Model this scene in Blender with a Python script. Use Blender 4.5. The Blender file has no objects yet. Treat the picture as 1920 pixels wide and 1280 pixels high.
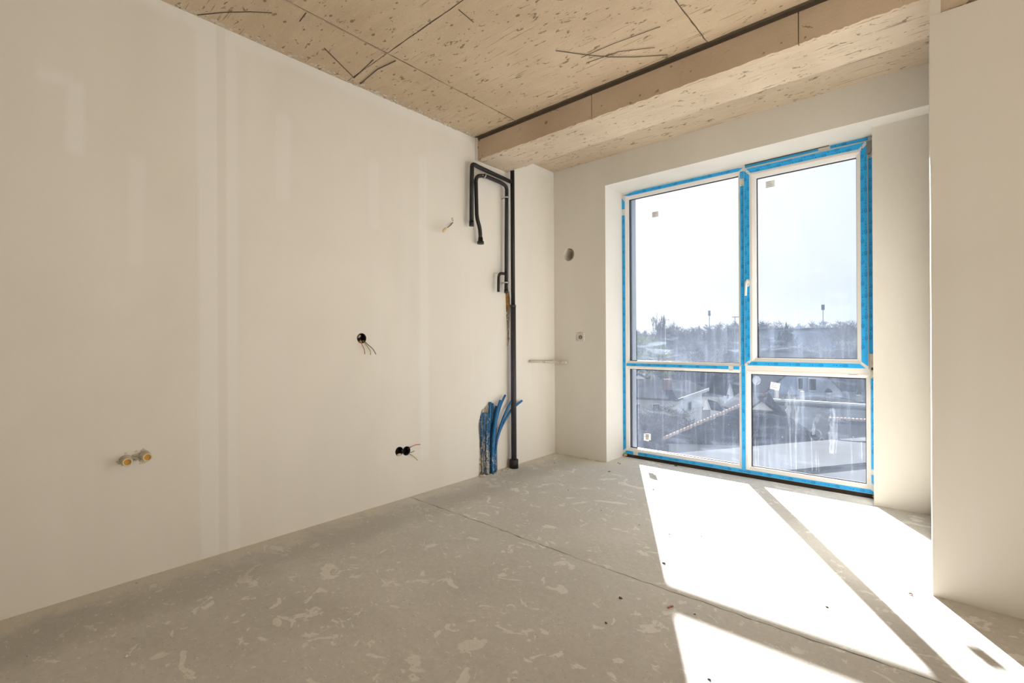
import bpy, bmesh, math, random
import numpy as np
from mathutils import Vector, Matrix
rnd = random.Random(7)
SC = bpy.context.scene
COL = SC.collection

# ------------------------------------------------------------------ camera
FPX, YAW, PIT, ROL, EYE = 895.24, 0.7207, -0.0002, -0.0056, 1.12
cF = Vector((-math.sin(YAW)*math.cos(PIT), math.cos(YAW)*math.cos(PIT), math.sin(PIT)))
cR0 = Vector((math.cos(YAW), math.sin(YAW), 0)); cU0 = cR0.cross(cF)
cR = math.cos(ROL)*cR0 + math.sin(ROL)*cU0
cU = math.cos(ROL)*cU0 - math.sin(ROL)*cR0
EYEP = Vector((0, 0, EYE))
cam_d = bpy.data.cameras.new('camera'); cam = bpy.data.objects.new('camera', cam_d); COL.objects.link(cam)
cam.matrix_world = Matrix(((cR.x, cU.x, -cF.x, 0), (cR.y, cU.y, -cF.y, 0), (cR.z, cU.z, -cF.z, EYE), (0, 0, 0, 1)))
cam_d.sensor_width = 36; cam_d.lens = FPX/1920*36; cam_d.clip_start = .02; cam_d.clip_end = 2000
SC.camera = cam

# ------------------------------------------------------------------ sky, sun, exposure
SUN_H = Vector((-1.05, 1.84, 0)).normalized(); SUN_T = 0.346
SUNDIR = Vector((SUN_H.x, SUN_H.y, SUN_T)).normalized()          # towards the sun
SUN_STRENGTH, SKY_STRENGTH = 38.5, 1.28
w = bpy.data.worlds.new('hazy_sky'); SC.world = w; w.use_nodes = True
nt = w.node_tree; nt.nodes.clear()
out = nt.nodes.new('ShaderNodeOutputWorld'); bg = nt.nodes.new('ShaderNodeBackground')
tc = nt.nodes.new('ShaderNodeTexCoord'); dp = nt.nodes.new('ShaderNodeVectorMath'); dp.operation = 'DOT_PRODUCT'
dp.inputs[1].default_value = SUNDIR
cr = nt.nodes.new('ShaderNodeValToRGB'); cr.color_ramp.elements[0].position = .0; cr.color_ramp.elements[1].position = 1.0
cr.color_ramp.elements[0].color = (.50, .58, .68, 1); cr.color_ramp.elements[1].color = (.80, .80, .79, 1)
e = cr.color_ramp.elements.new(.85); e.color = (.52, .58, .65, 1)
nt.links.new(tc.outputs['Generated'], dp.inputs[0]); nt.links.new(dp.outputs['Value'], cr.inputs[0])
nt.links.new(cr.outputs[0], bg.inputs[0]); bg.inputs[1].default_value = SKY_STRENGTH
nt.links.new(bg.outputs[0], out.inputs[0])
sd = bpy.data.lights.new('sun', 'SUN'); sd.energy = SUN_STRENGTH; sd.angle = math.radians(.75); sd.color = (1, .975, .94)
so = bpy.data.objects.new('sun', sd); COL.objects.link(so)
so.rotation_euler = SUNDIR.to_track_quat('Z', 'Y').to_euler(); so.location = SUNDIR*30
SC.view_settings.view_transform = 'Standard'; SC.view_settings.look = 'None'
SC.view_settings.exposure = 0.19; SC.view_settings.gamma = 1.0; SC.view_settings.use_curve_mapping = False
try:
    SC.cycles.max_bounces = 6; SC.cycles.diffuse_bounces = 4; SC.cycles.glossy_bounces = 3; SC.cycles.transparent_max_bounces = 16
    SC.cycles.use_adaptive_sampling = True; SC.cycles.adaptive_threshold = .03
    SC.cycles.use_denoising = True; SC.cycles.sample_clamp_indirect = 12
except Exception: pass

# ------------------------------------------------------------------ measuring helpers (pixel of the 1920x1280 photo -> point on a real plane)
def ray(px, py): return cF + cR*((px-960)/FPX) + cU*((640-py)/FPX)
def at_x(px, py, X): d = ray(px, py); return EYEP + d*(X/d.x)
def at_y(px, py, Y): d = ray(px, py); return EYEP + d*(Y/d.y)
def at_z(px, py, Z): d = ray(px, py); return EYEP + d*((Z-EYE)/d.z)
def at_d(px, py, D): return EYEP + ray(px, py)*D                  # D metres ahead of the camera
def base(px, py, D, z): p = at_d(px, py, D); p.z = z; return p

# ------------------------------------------------------------------ room dimensions (metres)
XL, ZC, YB, ZB, YBB = -2.842, 2.811, 2.800, 2.628, 3.180
YW, ZL, YR, XREV, XR = 3.882, 2.552, 4.035, -2.256, -0.296
XC, YC = 0.0, 2.7745
YF = 4.20                      # inner face of the window frame
YBACK, XRIGHT = -2.6, 4.4
XPE = 0.75                     # far edge of the pier

# ------------------------------------------------------------------ materials
class NB:
    def __init__(s, name):
        s.m = bpy.data.materials.new(name); s.m.use_nodes = True; s.t = s.m.node_tree
        s.t.nodes.clear(); s.o = s.t.nodes.new('ShaderNodeOutputMaterial')
        s.p = s.t.nodes.new('ShaderNodeBsdfPrincipled'); s.t.links.new(s.p.outputs[0], s.o.inputs[0])
        s.g = s.t.nodes.new('ShaderNodeNewGeometry')
    def n(s, typ, **kw):
        x = s.t.nodes.new(typ)
        for k, v in kw.items(): setattr(x, k, v)
        return x
    def l(s, a, b): s.t.links.new(a, b)
    def pos(s, scale=(1, 1, 1), rot=(0, 0, 0), loc=(0, 0, 0), obj=False):
        mp = s.n('ShaderNodeMapping'); mp.inputs['Scale'].default_value = scale; mp.inputs['Rotation'].default_value = rot; mp.inputs['Location'].default_value = loc
        if obj:
            t = s.n('ShaderNodeTexCoord'); s.l(t.outputs['Object'], mp.inputs[0])
        else: s.l(s.g.outputs['Position'], mp.inputs[0])
        return mp.outputs[0]
    def noise(s, scale, vec, detail=4, rough=.55, dist=0):
        x = s.n('ShaderNodeTexNoise'); x.inputs['Scale'].default_value = scale; x.inputs['Detail'].default_value = detail
        x.inputs['Roughness'].default_value = rough; x.inputs['Distortion'].default_value = dist; s.l(vec, x.inputs['Vector']); return x.outputs['Fac']
    def voro(s, scale, vec, feat='F1', rand=1):
        x = s.n('ShaderNodeTexVoronoi'); x.feature = feat; x.inputs['Scale'].default_value = scale; x.inputs['Randomness'].default_value = rand; s.l(vec, x.inputs['Vector']); return x
    def ramp(s, fac, stops, interp='LINEAR'):
        x = s.n('ShaderNodeValToRGB'); x.color_ramp.interpolation = interp
        el = x.color_ramp.elements
        while len(el) < len(stops): el.new(.5)
        for i, (p, c) in enumerate(stops):
            el[i].position = p; el[i].color = (c, c, c, 1) if isinstance(c, (int, float)) else (*c, 1)
        s.l(fac, x.inputs[0]); return x.outputs[0]
    def mix(s, fac, a, b, mode='MIX'):
        x = s.n('ShaderNodeMix'); x.data_type = 'RGBA'; x.blend_type = mode
        for i, v in ((0, fac), (6, a), (7, b)):
            if isinstance(v, (int, float)): x.inputs[i].default_value = v
            elif isinstance(v, tuple): x.inputs[i].default_value = (*v, 1)
            else: s.l(v, x.inputs[i])
        return x.outputs[2]
    def math(s, op, a, b=None, c=None, clamp=False):
        x = s.n('ShaderNodeMath', operation=op); x.use_clamp = clamp
        for i, v in enumerate((a, b, c)):
            if v is None: continue
            if isinstance(v, (int, float)): x.inputs[i].default_value = v
            else: s.l(v, x.inputs[i])
        return x.outputs[0]
    def xyz(s):
        x = s.n('ShaderNodeSeparateXYZ'); s.l(s.g.outputs['Position'], x.inputs[0]); return x.outputs
    def band(s, v, lo, hi, soft):            # 1 between lo and hi, soft edges
        a = s.n('ShaderNodeMapRange'); a.interpolation_type = 'SMOOTHSTEP'; s.l(v, a.inputs[0]); a.inputs[1].default_value = lo-soft; a.inputs[2].default_value = lo+soft
        b = s.n('ShaderNodeMapRange'); b.interpolation_type = 'SMOOTHSTEP'; s.l(v, b.inputs[0]); b.inputs[1].default_value = hi-soft; b.inputs[2].default_value = hi+soft
        return s.math('SUBTRACT', a.outputs[0], b.outputs[0])
    def bump(s, h, strength=.3, dist=.01, prev=None):
        x = s.n('ShaderNodeBump'); x.inputs['Strength'].default_value = strength; x.inputs['Distance'].default_value = dist; s.l(h, x.inputs['Height'])
        if prev: s.l(prev, x.inputs['Normal'])
        return x.outputs[0]
    def fin(s, col=None, rough=.8, normal=None, metal=0, spec=.3):
        if isinstance(col, tuple): s.p.inputs['Base Color'].default_value = (*col, 1)
        elif col is not None: s.l(col, s.p.inputs['Base Color'])
        if isinstance(rough, (int, float)): s.p.inputs['Roughness'].default_value = rough
        else: s.l(rough, s.p.inputs['Roughness'])
        s.p.inputs['Metallic'].default_value = metal; s.p.inputs['Specular IOR Level'].default_value = spec
        if normal: s.l(normal, s.p.inputs['Normal'])
        return s.m

def plain(name, col, rough=.6, metal=0, var=.08, scale=30, spec=.35):
    b = NB(name); n = b.noise(scale, b.pos(), 3)
    c = b.mix(b.ramp(n, [(.3, 0), (.7, 1)]), tuple(x*(1-var) for x in col), tuple(min(1, x*(1+var)) for x in col))
    return b.fin(c, rough, b.bump(n, .08, .002), metal, spec)

def mat_plaster(name, base=(.775, .737, .675), left=False):
    b = NB(name); P = b.pos((1, 1, .55))
    n1 = b.noise(1.1, P, 3, .6, .6)
    c = b.mix(b.ramp(n1, [(.32, 0), (.68, 1)]), (base[0]*.955, base[1]*.95, base[2]*.935), tuple(min(1, x*1.04) for x in base))
    # trowel smears, vertical
    n3 = b.noise(6, b.pos((1, 1, .07)), 3, .6)
    c = b.mix(b.ramp(n3, [(.5, 0), (.8, .3)]), c, (min(1, base[0]*1.06), min(1, base[1]*1.085), min(1, base[2]*1.13)))
    if left:
        X, Y, Z = b.xyz()
        wob = b.math('MULTIPLY', b.math('SUBTRACT', n1, .5), .07)
        yw = b.math('ADD', Y, wob); zw = b.math('ADD', Z, wob)
        acc = None
        for (y0, y1, z0, z1, a) in ((.785, .975, -.5, 2.72, .75), (1.18, 1.26, 1.95, 2.45, .6), (.285, .345, 1.96, 2.28, .8), (.19, .31, 2.24, 2.30, .7), (.50, .56, 1.5, 2.0, .5), (2.20, 2.28, .25, 2.5, .55), (1.78, 1.86, 1.9, 2.35, .4)):
            m = b.math('MULTIPLY', b.band(yw, y0, y1, .014), a)
            if z0 > -.4: m = b.math('MULTIPLY', m, b.band(zw, z0, z1, .03))
            acc = m if acc is None else b.math('MAXIMUM', acc, m)
        acc = b.math('MAXIMUM', acc, b.math('MULTIPLY', b.band(zw, 2.745, 3.2, .035), .8))
        c = b.mix(acc, c, (base[0]*1.05, base[1]*1.07, base[2]*1.105))
        c = b.mix(b.math('MULTIPLY', b.band(Y, .874, .918, .006), .55), c, (base[0]*.93, base[1]*.92, base[2]*.905))
    return b.fin(c, .88, b.bump(b.noise(7, P, 2), .12, .006), 0, .15)

def mat_floor():
    b = NB('screed')
    P = b.pos()
    n = b.noise(1.3, P, 4, .62, .5)
    c = b.ramp(n, [(.28, (.525, .50, .455)), (.5, (.61, .587, .54)), (.72, (.69, .668, .62))])
    fine = b.noise(38, P, 3, .7); c = b.mix(.25, c, b.ramp(fine, [(.3, (.42, .40, .36)), (.7, (.72, .695, .64))]))
    # flaked, lighter laitance patches with crisp outlines
    a1 = b.noise(6.0, b.pos((1, 1.25, 1), loc=(3, 1, 0)), 5, .58, 1.1); m1 = b.ramp(a1, [(.612, 0), (.622, 1)])
    a2 = b.noise(15, b.pos((1, 1.2, 1), rot=(0, 0, .5)), 4, .6, .8); m2 = b.ramp(a2, [(.645, 0), (.66, 1)])
    a3 = b.noise(3.1, b.pos((1, 1, 1), loc=(-5, 2, 0)), 4, .5, .4); m3 = b.math('MULTIPLY', b.ramp(a3, [(.70, 0), (.71, 1)]), .7)
    m = b.math('MAXIMUM', b.math('MAXIMUM', b.math('MULTIPLY', m1, .8), b.math('MULTIPLY', m2, .8)), m3)
    c = b.mix(b.math('MULTIPLY', m, .85), c, b.mix(b.ramp(fine, [(.3, 0), (.7, 1)]), (.80, .77, .715), (.88, .85, .79)))
    # thin rake scratches
    s1 = b.noise(3, b.pos((12, .5, 1), rot=(0, 0, .22)), 3, .6, .2); c = b.mix(b.math('MULTIPLY', b.ramp(s1, [(.68, 0), (.70, .6)]), b.ramp(b.noise(.8, P, 2), [(.5, 0), (.6, 1)])), c, (.74, .72, .67))
    # dirt and plaster dust along the left wall
    X, Y, Z = b.xyz()
    wob = b.math('MULTIPLY', b.math('SUBTRACT', b.noise(7, P, 5, .7), .5), .35)
    d = b.math('ADD', b.math('SUBTRACT', X, XL), wob)
    r = b.n('ShaderNodeMapRange'); b.l(d, r.inputs[0]); r.inputs[1].default_value = .02; r.inputs[2].default_value = .16; r.inputs[3].default_value = 1; r.inputs[4].default_value = 0
    c = b.mix(b.math('MULTIPLY', r.outputs[0], .85), c, (.70, .65, .56))
    dy = b.math('ADD', b.math('SUBTRACT', YW+.02, Y), wob); dm = b.math('MULTIPLY', b.band(dy, -1, .16, .10), b.band(X, XL-.5, XREV+.15, .15)); c = b.mix(b.math('MULTIPLY', dm, .7), c, (.70, .64, .53))
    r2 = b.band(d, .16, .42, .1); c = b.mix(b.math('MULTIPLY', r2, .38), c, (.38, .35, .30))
    fl = b.noise(55, b.pos((.6, 1.3, 1)), 2, .5); c = b.mix(b.math('MULTIPLY', b.ramp(fl, [(.655, 0), (.69, .6)]), b.ramp(n, [(.35, .25), (.6, 1)])), c, (.86, .83, .77))
    grit = b.voro(42, P); c = b.mix(b.ramp(grit.outputs['Distance'], [(.07, .6), (.12, 0)]), c, (.27, .245, .205))
    h = b.math('ADD', b.math('MULTIPLY', m, .5), b.math('MULTIPLY', fine, .35))
    return b.fin(c, b.ramp(n, [(.3, .62), (.7, .8)]), b.bump(fine, .25, .003), 0, .3)

def mat_concrete(name, base=(.47, .375, .275), streak=(1, 7, 1), pits=1.0, rough=.85, lite=.35, thr0=.615):
    b = NB(name); P = b.pos()
    n = b.noise(1.6, P, 4, .6, .4)
    c = b.mix(b.ramp(n, [(.3, 0), (.7, 1)]), (base[0]*.90, base[1]*.87, base[2]*.84), tuple(x*1.12 for x in base))
    s = b.noise(3.2, b.pos(streak, rot=(0, 0, .04)), 4, .65); c = b.mix(b.ramp(s, [(.45, 0), (.75, lite)]), c, tuple(min(1, x*1.3) for x in base))
    dark = (base[0]*.42, base[1]*.38, base[2]*.32)
    # scratches along the boards
    s2 = b.noise(4.5, b.pos((streak[0]*.8, streak[1]*2.6, 1), rot=(0, 0, -.07), loc=(1, 5, 2)), 2, .5)
    c = b.mix(b.math('MULTIPLY', b.ramp(s2, [(.66, 0), (.70, .7)]), b.ramp(n, [(.45, 0), (.55, 1)])), c, dark)
    # blow holes and knocked-out pits, clustered, drawn out along the boards
    pn = b.noise(23, b.pos((.6, 1.5, 1)), 4, .66, .7)
    thr = b.math('ADD', pn, b.math('MULTIPLY', b.math('SUBTRACT', s, .5), .16))
    pit = b.ramp(thr, [(thr0, 0), (thr0+.03, 1)])
    v = b.voro(13, b.pos((.8, 1.4, 1))); pit2 = b.ramp(b.math('ADD', v.outputs['Distance'], b.math('MULTIPLY', b.math('SUBTRACT', n, .5), .5)), [(.06, 1), (.10, 0)])
    pm = b.math('MULTIPLY', b.math('MAXIMUM', pit, pit2), pits, clamp=True)
    c = b.mix(b.math('MULTIPLY', pm, .9), c, dark)
    sp = b.noise(70, P, 2, .7); c = b.mix(b.ramp(sp, [(.64, 0), (.72, .45)]), c, tuple(min(1, x*1.5) for x in base))
    return b.fin(c, rough, b.bump(b.math('SUBTRACT', sp, b.math('MULTIPLY', pit, .8)), .4, .008), 0, .12)

M = {}
M['plaster'] = mat_plaster('plaster'); M['plaster_left'] = mat_plaster('plaster_left', left=True)
M['floor'] = mat_floor()
M['ceil'] = mat_concrete('ceiling_concrete', (.545, .432, .31))
M['beam'] = mat_concrete('beam_face_concrete', (.60, .485, .365), (2, 2, 3), .9, .85, .15, .665)
M['soffit'] = mat_concrete('beam_soffit_concrete', (.60, .50, .385), (1, 6, 1), 1.0)
M['outer'] = plain('grey_outer_reveal', (.30, .33, .38), .8, 0, .05)
M['soffit_b'] = mat_concrete('rear_soffit_concrete', (.53, .435, .325), (1, 6, 1), 1.0)
M['dark'] = plain('gap_shade_black', (.05, .04, .03), .95)
M['groove'] = plain('groove_brown', (.13, .10, .07), .95)  # dark brown for joints, seams and the beam's shadow gap
M['pvc'] = plain('white_pvc', (.78, .755, .72), .32, 0, .02, 8, .5)
M['gasket'] = plain('rubber_gasket', (.035, .035, .045), .6)
M['steel'] = plain('zinc_steel', (.5, .5, .5), .35, 1)
M['hinge'] = plain('grey_hinge_cover', (.24, .24, .22), .5)
M['film'] = plain('blue_protective_film', (.02, .42, .88), .42, 0, .06, 25, .5)
M['print'] = plain('dark_blue_print', (.004, .10, .36), .5, 0, .05)
def mat_paper(name, f):
    b = NB(name); b.t.nodes.remove(b.p); d = b.n('ShaderNodeBsdfDiffuse'); d.inputs[0].default_value = (.8, .8, .78, 1)
    t = b.n('ShaderNodeBsdfTranslucent'); t.inputs[0].default_value = (.72, .73, .72, 1); m = b.n('ShaderNodeMixShader'); m.inputs[0].default_value = f; b.l(d.outputs[0], m.inputs[1]); b.l(t.outputs[0], m.inputs[2]); b.l(m.outputs[0], b.o.inputs[0]); return b.m
M['paper'] = mat_paper('white_sticker_paper', .30); M['paper_thick'] = mat_paper('thick_sticker_paper', .09)
M['ink'] = plain('grey_ink', (.33, .33, .34), .8)
M['pipe'] = plain('black_painted_steel', (.016, .014, .014), .45, 0, .15, 60, .4)
M['sleeve'] = plain('dark_grey_sleeve', (.045, .04, .048), .5, 0, .15, 40)
M['beige_pvc'] = plain('plaster_smeared_pvc', (.60, .53, .42), .7, 0, .15, 40)
M['cream_rim'] = plain('cream_pipe_end', (.80, .66, .40), .5, 0, .05, 40)
M['amber'] = plain('amber_pipe_inside', (.62, .33, .05), .5, 0, .1, 60)
M['boxblack'] = plain('black_socket_plastic', (.018, .016, .015), .5)
M['red'] = plain('red_wire', (.42, .14, .12), .5); M['yellow'] = plain('yellow_wire', (.42, .36, .10), .5); M['grey_w'] = plain('grey_wire', (.16, .15, .13), .5)
M['foam'] = plain('orange_foam', (.46, .25, .08), .95, 0, .3, 60)
M['yfoam'] = plain('yellow_foam', (.55, .45, .2), .95, 0, .25, 60)
M['crumb'] = plain('dark_crumb', (.10, .085, .07), .9, 0, .3, 90); M['lcrumb'] = plain('light_crumb', (.62, .57, .48), .9, 0, .2, 90)
M['white_plastic'] = plain('white_plastic', (.70, .67, .60), .4, 0, .03)
M['rough_plaster'] = plain('rough_plaster', (.60, .54, .44), .95, 0, .18, 45)
def mat_conduit(name, lo, hi):
    b = NB(name); X, Y, Z = b.xyz()
    n = b.noise(75, b.pos((1, 1, .45)), 4, .7, 1.2)
    r = b.n('ShaderNodeMapRange'); b.l(Z, r.inputs[0]); r.inputs[1].default_value = .12; r.inputs[2].default_value = .62; r.inputs[3].default_value = lo; r.inputs[4].default_value = hi
    m = b.ramp(b.math('ADD', n, r.outputs[0]), [(.55, 0), (.60, 1)])
    c = b.mix(m, b.ramp(n, [(.3, (.008, .085, .24)), (.6, (.012, .16, .38))]), (.68, .62, .53))
    return b.fin(c, .5, b.bump(m, .4, .003), 0, .4)
M['conduit'] = mat_conduit('plaster_spattered_blue_tube', .085, -.10); M['conduit_clean'] = mat_conduit('blue_tube', -.02, -.2)
M['lining'] = plain('brown_hole_lining', (.33, .26, .18), .95, 0, .2, 60)

def mat_glass(name, cover, streaks, haze, seed):
    """window pane with construction dust: clear glass, dust that the sun lights from behind, blued and thickened low down as distant haze"""
    b = NB(name); t = b.t; t.nodes.remove(b.p)
    tr = b.n('ShaderNodeBsdfTransparent'); tr.inputs[0].default_value = (.93, .955, .985, 1)
    gl = b.n('ShaderNodeBsdfGlossy'); gl.inputs['Roughness'].default_value = .02
    fr = b.n('ShaderNodeFresnel'); fr.inputs[0].default_value = 1.45
    m1 = b.n('ShaderNodeMixShader'); b.l(b.math('MULTIPLY', fr.outputs[0], .6), m1.inputs[0]); b.l(tr.outputs[0], m1.inputs[1]); b.l(gl.outputs[0], m1.inputs[2])
    tl = b.n('ShaderNodeBsdfTranslucent'); tl.inputs[0].default_value = (.62, .74, .97, 1)
    df = b.n('ShaderNodeBsdfDiffuse'); df.inputs[0].default_value = (.72, .78, .88, 1)
    dm = b.n('ShaderNodeMixShader'); dm.inputs[0].default_value = .35; b.l(tl.outputs[0], dm.inputs[1]); b.l(df.outputs[0], dm.inputs[2])
    n1 = b.noise(2.5, b.pos((1, 1, .8), loc=(seed, 0, 0)), 3, .6, .8); n2 = b.noise(9, b.pos((2.6, 1, .16), loc=(0, 0, seed)), 3, .65, .3)
    n3 = b.noise(85, b.pos(loc=(seed, seed, 0)), 2, .6)
    wipe = b.noise(4, b.pos((.6, 1, 3.2), rot=(0, .6, 0), loc=(0, 0, seed*2)), 4, .6, 1.2)
    X, Y, Z = b.xyz()
    low = b.n('ShaderNodeMapRange'); low.interpolation_type = 'SMOOTHSTEP'; b.l(Z, low.inputs[0]); low.inputs[1].default_value = 1.55; low.inputs[2].default_value = 1.0; low.inputs[3].default_value = .18; low.inputs[4].default_value = 1  # dust cover raised toward the bottom in place of distant haze
    c = b.math('ADD', b.math('MULTIPLY', b.ramp(n1, [(.3, .4), (.75, 1)]), cover), b.math('MULTIPLY', b.ramp(n2, [(.52, 0), (.74, 1)]), streaks))
    c = b.math('ADD', c, b.math('MULTIPLY', b.ramp(n3, [(.70, 0), (.76, 1)]), cover*2.2))
    c = b.math('ADD', c, b.math('MULTIPLY', b.ramp(wipe, [(.55, 0), (.75, 1)]), haze))
    c = b.math('MULTIPLY', c, low.outputs[0], clamp=True)
    m2 = b.n('ShaderNodeMixShader'); b.l(c, m2.inputs[0]); b.l(m1.outputs[0], m2.inputs[1]); b.l(dm.outputs[0], m2.inputs[2])
    b.l(m2.outputs[0], b.o.inputs[0]); return b.m
def mat_clear():
    b = NB('clear_glass'); b.t.nodes.remove(b.p); tr = b.n('ShaderNodeBsdfTransparent'); tr.inputs[0].default_value = (.97, .98, .985, 1); b.l(tr.outputs[0], b.o.inputs[0]); return b.m
M['clear'] = mat_clear()
M['glass_up_left'] = mat_glass('dusty_hazy_glass_a', .098, .034, .075, 1.3)
M['glass_up_right'] = mat_glass('dusty_hazy_glass_b', .098, .034, .070, 5.1)
M['glass_low_left'] = mat_glass('dusty_hazy_glass_c', .058, .034, .034, 9.7)
M['glass_low_right'] = mat_glass('dusty_hazy_glass_d', .054, .034, .030, 14.2)
def mat_smear():
    b = NB('plaster_smear'); t = b.t; t.nodes.remove(b.p)
    tr = b.n('ShaderNodeBsdfTransparent'); tl = b.n('ShaderNodeBsdfTranslucent'); tl.inputs[0].default_value = (.8, .82, .86, 1)
    n = b.noise(30, b.pos((1.6, 1, .3)), 4, .7); f = b.ramp(n, [(.38, .0), (.72, .06)])
    m = b.n('ShaderNodeMixShader'); b.l(f, m.inputs[0]); b.l(tr.outputs[0], m.inputs[1]); b.l(tl.outputs[0], m.inputs[2]); b.l(m.outputs[0], b.o.inputs[0]); return b.m
M['smear'] = mat_smear()

# ------------------------------------------------------------------ geometry helpers
def link(name, me, mat=None, parent=None):
    o = bpy.data.objects.new(name, me); COL.objects.link(o)
    if mat is not None and me is not None: me.materials.append(M[mat] if isinstance(mat, str) else mat)
    if parent is not None: o.parent = parent
    return o
def empty(name, loc=(0, 0, 0), parent=None):
    o = bpy.data.objects.new(name, None); COL.objects.link(o); o.location = loc; o.empty_display_size = .1
    if parent: o.parent = parent
    return o
def tag(o, label=None, cat=None, group=None, kind=None):
    if label: o['label'] = label
    if cat: o['category'] = cat
    if group: o['group'] = group
    if kind: o['kind'] = kind
    return o
def mesh(verts, faces, smooth=False, name='m'):
    me = bpy.data.meshes.new(name); me.from_pydata([tuple(v) for v in verts], [], faces); me.validate(); me.update()
    if smooth:
        for p in me.polygons: p.use_smooth = True
    return me
class MB:
    """collects simple solids in world space, then links them as ONE mesh (origin at a given point)"""
    def __init__(s): s.v = []; s.f = []; s.s = []
    def add(s, vs, fs, smooth=False):
        k = len(s.v); s.v += [Vector(v) for v in vs]; s.f += [tuple(i+k for i in f) for f in fs]; s.s += [smooth]*len(fs); return s
    def box(s, x0, x1, y0, y1, z0, z1):
        v = [(x, y, z) for z in (z0, z1) for y in (y0, y1) for x in (x0, x1)]
        return s.add(v, [(0, 2, 3, 1), (4, 5, 7, 6), (0, 1, 5, 4), (2, 6, 7, 3), (0, 4, 6, 2), (1, 3, 7, 5)])
    def prism(s, poly, d):        # polygon (list of Vectors, planar) extruded by vector d
        n = len(poly); d = Vector(d); a = [Vector(p) for p in poly]; b = [p+d for p in a]
        return s.add(a+b, [tuple(range(n))[::-1], tuple(range(n, 2*n))]+[(i, (i+1) % n, n+(i+1) % n, n+i) for i in range(n)])
    def tube(s, pts, r, seg=12, caps=True):
        pts = [Vector(p) for p in pts]; n = len(pts); rs = r if isinstance(r, (list, tuple)) else [r]*n
        tg = [(pts[min(i+1, n-1)]-pts[max(i-1, 0)]).normalized() for i in range(n)]
        up = Vector((0, 0, 1)) if abs(tg[0].z) < .9 else Vector((1, 0, 0)); a = tg[0].cross(up).normalized(); vs = []
        for i in range(n):
            a = (a - tg[i]*a.dot(tg[i])).normalized(); b2 = tg[i].cross(a)
            for k in range(seg):
                t = 2*math.pi*k/seg; vs.append(pts[i]+(a*math.cos(t)+b2*math.sin(t))*rs[i])
        fs = [(i*seg+k, i*seg+(k+1) % seg, (i+1)*seg+(k+1) % seg, (i+1)*seg+k) for i in range(n-1) for k in range(seg)]
        s.add(vs, fs, True)
        if caps: k = len(s.v)-len(vs); s.f += [tuple(k+i for i in range(seg))[::-1], tuple(k+(n-1)*seg+i for i in range(seg))]; s.s += [False]*2
        return s
    def ring(s, c, axis, r0, r1, h, seg=20):     # hollow cylinder along axis
        c = Vector(c); ax = Vector(axis).normalized(); a = ax.orthogonal().normalized(); b2 = ax.cross(a); vs = []
        for (r, t) in ((r0, 0), (r1, 0), (r1, h), (r0, h)):
            for k in range(seg):
                q = 2*math.pi*k/seg; vs.append(c+ax*t+(a*math.cos(q)+b2*math.sin(q))*r)
        fs = [(j*seg+k, j*seg+(k+1) % seg, ((j+1) % 4)*seg+(k+1) % seg, ((j+1) % 4)*seg+k) for j in range(4) for k in range(seg)]
        return s.add(vs, fs, True)
    def blob(s, c, r, seed=0, sub=2, rough=.25, squash=(1, 1, 1)):
        bm = bmesh.new(); bmesh.ops.create_icosphere(bm, subdivisions=sub, radius=1); rr = random.Random(seed)
        vs = [Vector((v.co.x*squash[0], v.co.y*squash[1], v.co.z*squash[2]))*r*(1+rr.uniform(-rough, rough))+Vector(c) for v in bm.verts]
        fs = [tuple(v.index for v in f.verts) for f in bm.faces]; bm.free(); return s.add(vs, fs, False)
    def build(s, name, mat, parent=None, origin=None, fix=True):
        o0 = Vector(origin) if origin is not None else Vector((0, 0, 0))
        if parent is not None and origin is None:
            o0 = world_loc(parent)
        me = bpy.data.meshes.new(name); me.from_pydata([tuple(v-o0) for v in s.v], [], s.f)
        for p, sm in zip(me.polygons, s.s): p.use_smooth = sm
        if fix:
            bm = bmesh.new(); bm.from_mesh(me); bmesh.ops.recalc_face_normals(bm, faces=bm.faces); bm.to_mesh(me); bm.free()
        o = link(name, me, mat, parent)
        if parent is None: o.location = o0
        return o
def world_loc(o):
    v = Vector(o.location)
    while o.parent: o = o.parent; v += Vector(o.location)
    return v
def fillet(pts, r, n=6):
    pts = [Vector(p) for p in pts]; out = [pts[0]]
    for i in range(1, len(pts)-1):
        a, b, c = pts[i-1], pts[i], pts[i+1]; u = (a-b); v = (c-b); rr = min(r, u.length*.49, v.length*.49)
        p0 = b+u.normalized()*rr; p1 = b+v.normalized()*rr
        for k in range(n+1):
            t = k/n; out.append(p0*(1-t)**2+b*2*t*(1-t)+p1*t*t)
    out.append(pts[-1]); return out
def smooth_path(pts, n=14):
    pts = [Vector(p) for p in pts]; P = [pts[0]]+pts+[pts[-1]]; out = []
    for i in range(1, len(P)-2):
        for k in range(n):
            t = k/n; a, b, c, d = P[i-1], P[i], P[i+1], P[i+2]
            out.append(.5*((2*b)+(-a+c)*t+(2*a-5*b+4*c-d)*t*t+(-a+3*b-3*c+d)*t**3))
    out.append(pts[-1]); return out
def cut(obj, cutters):
    """real holes: boolean difference, applied, cutters removed"""
    cs = []
    for mb in cutters:
        c = mb.build('cutter', None); cs.append(c)
        m = obj.modifiers.new('b', 'BOOLEAN'); m.operation = 'DIFFERENCE'; m.object = c; m.solver = 'EXACT'
    bpy.context.view_layer.update()
    dg = bpy.context.evaluated_depsgraph_get(); me = bpy.data.meshes.new_from_object(obj.evaluated_get(dg))
    obj.modifiers.clear(); obj.data = me
    for c in cs: bpy.data.objects.remove(c)
    return obj
def cyl(c, axis, r, h, seg=24):
    mb = MB(); mb.tube([Vector(c), Vector(c)+Vector(axis)*h], r, seg); return mb

# ================================================================== THE ROOM
def struct(o): o['kind'] = 'structure'; return o
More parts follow.
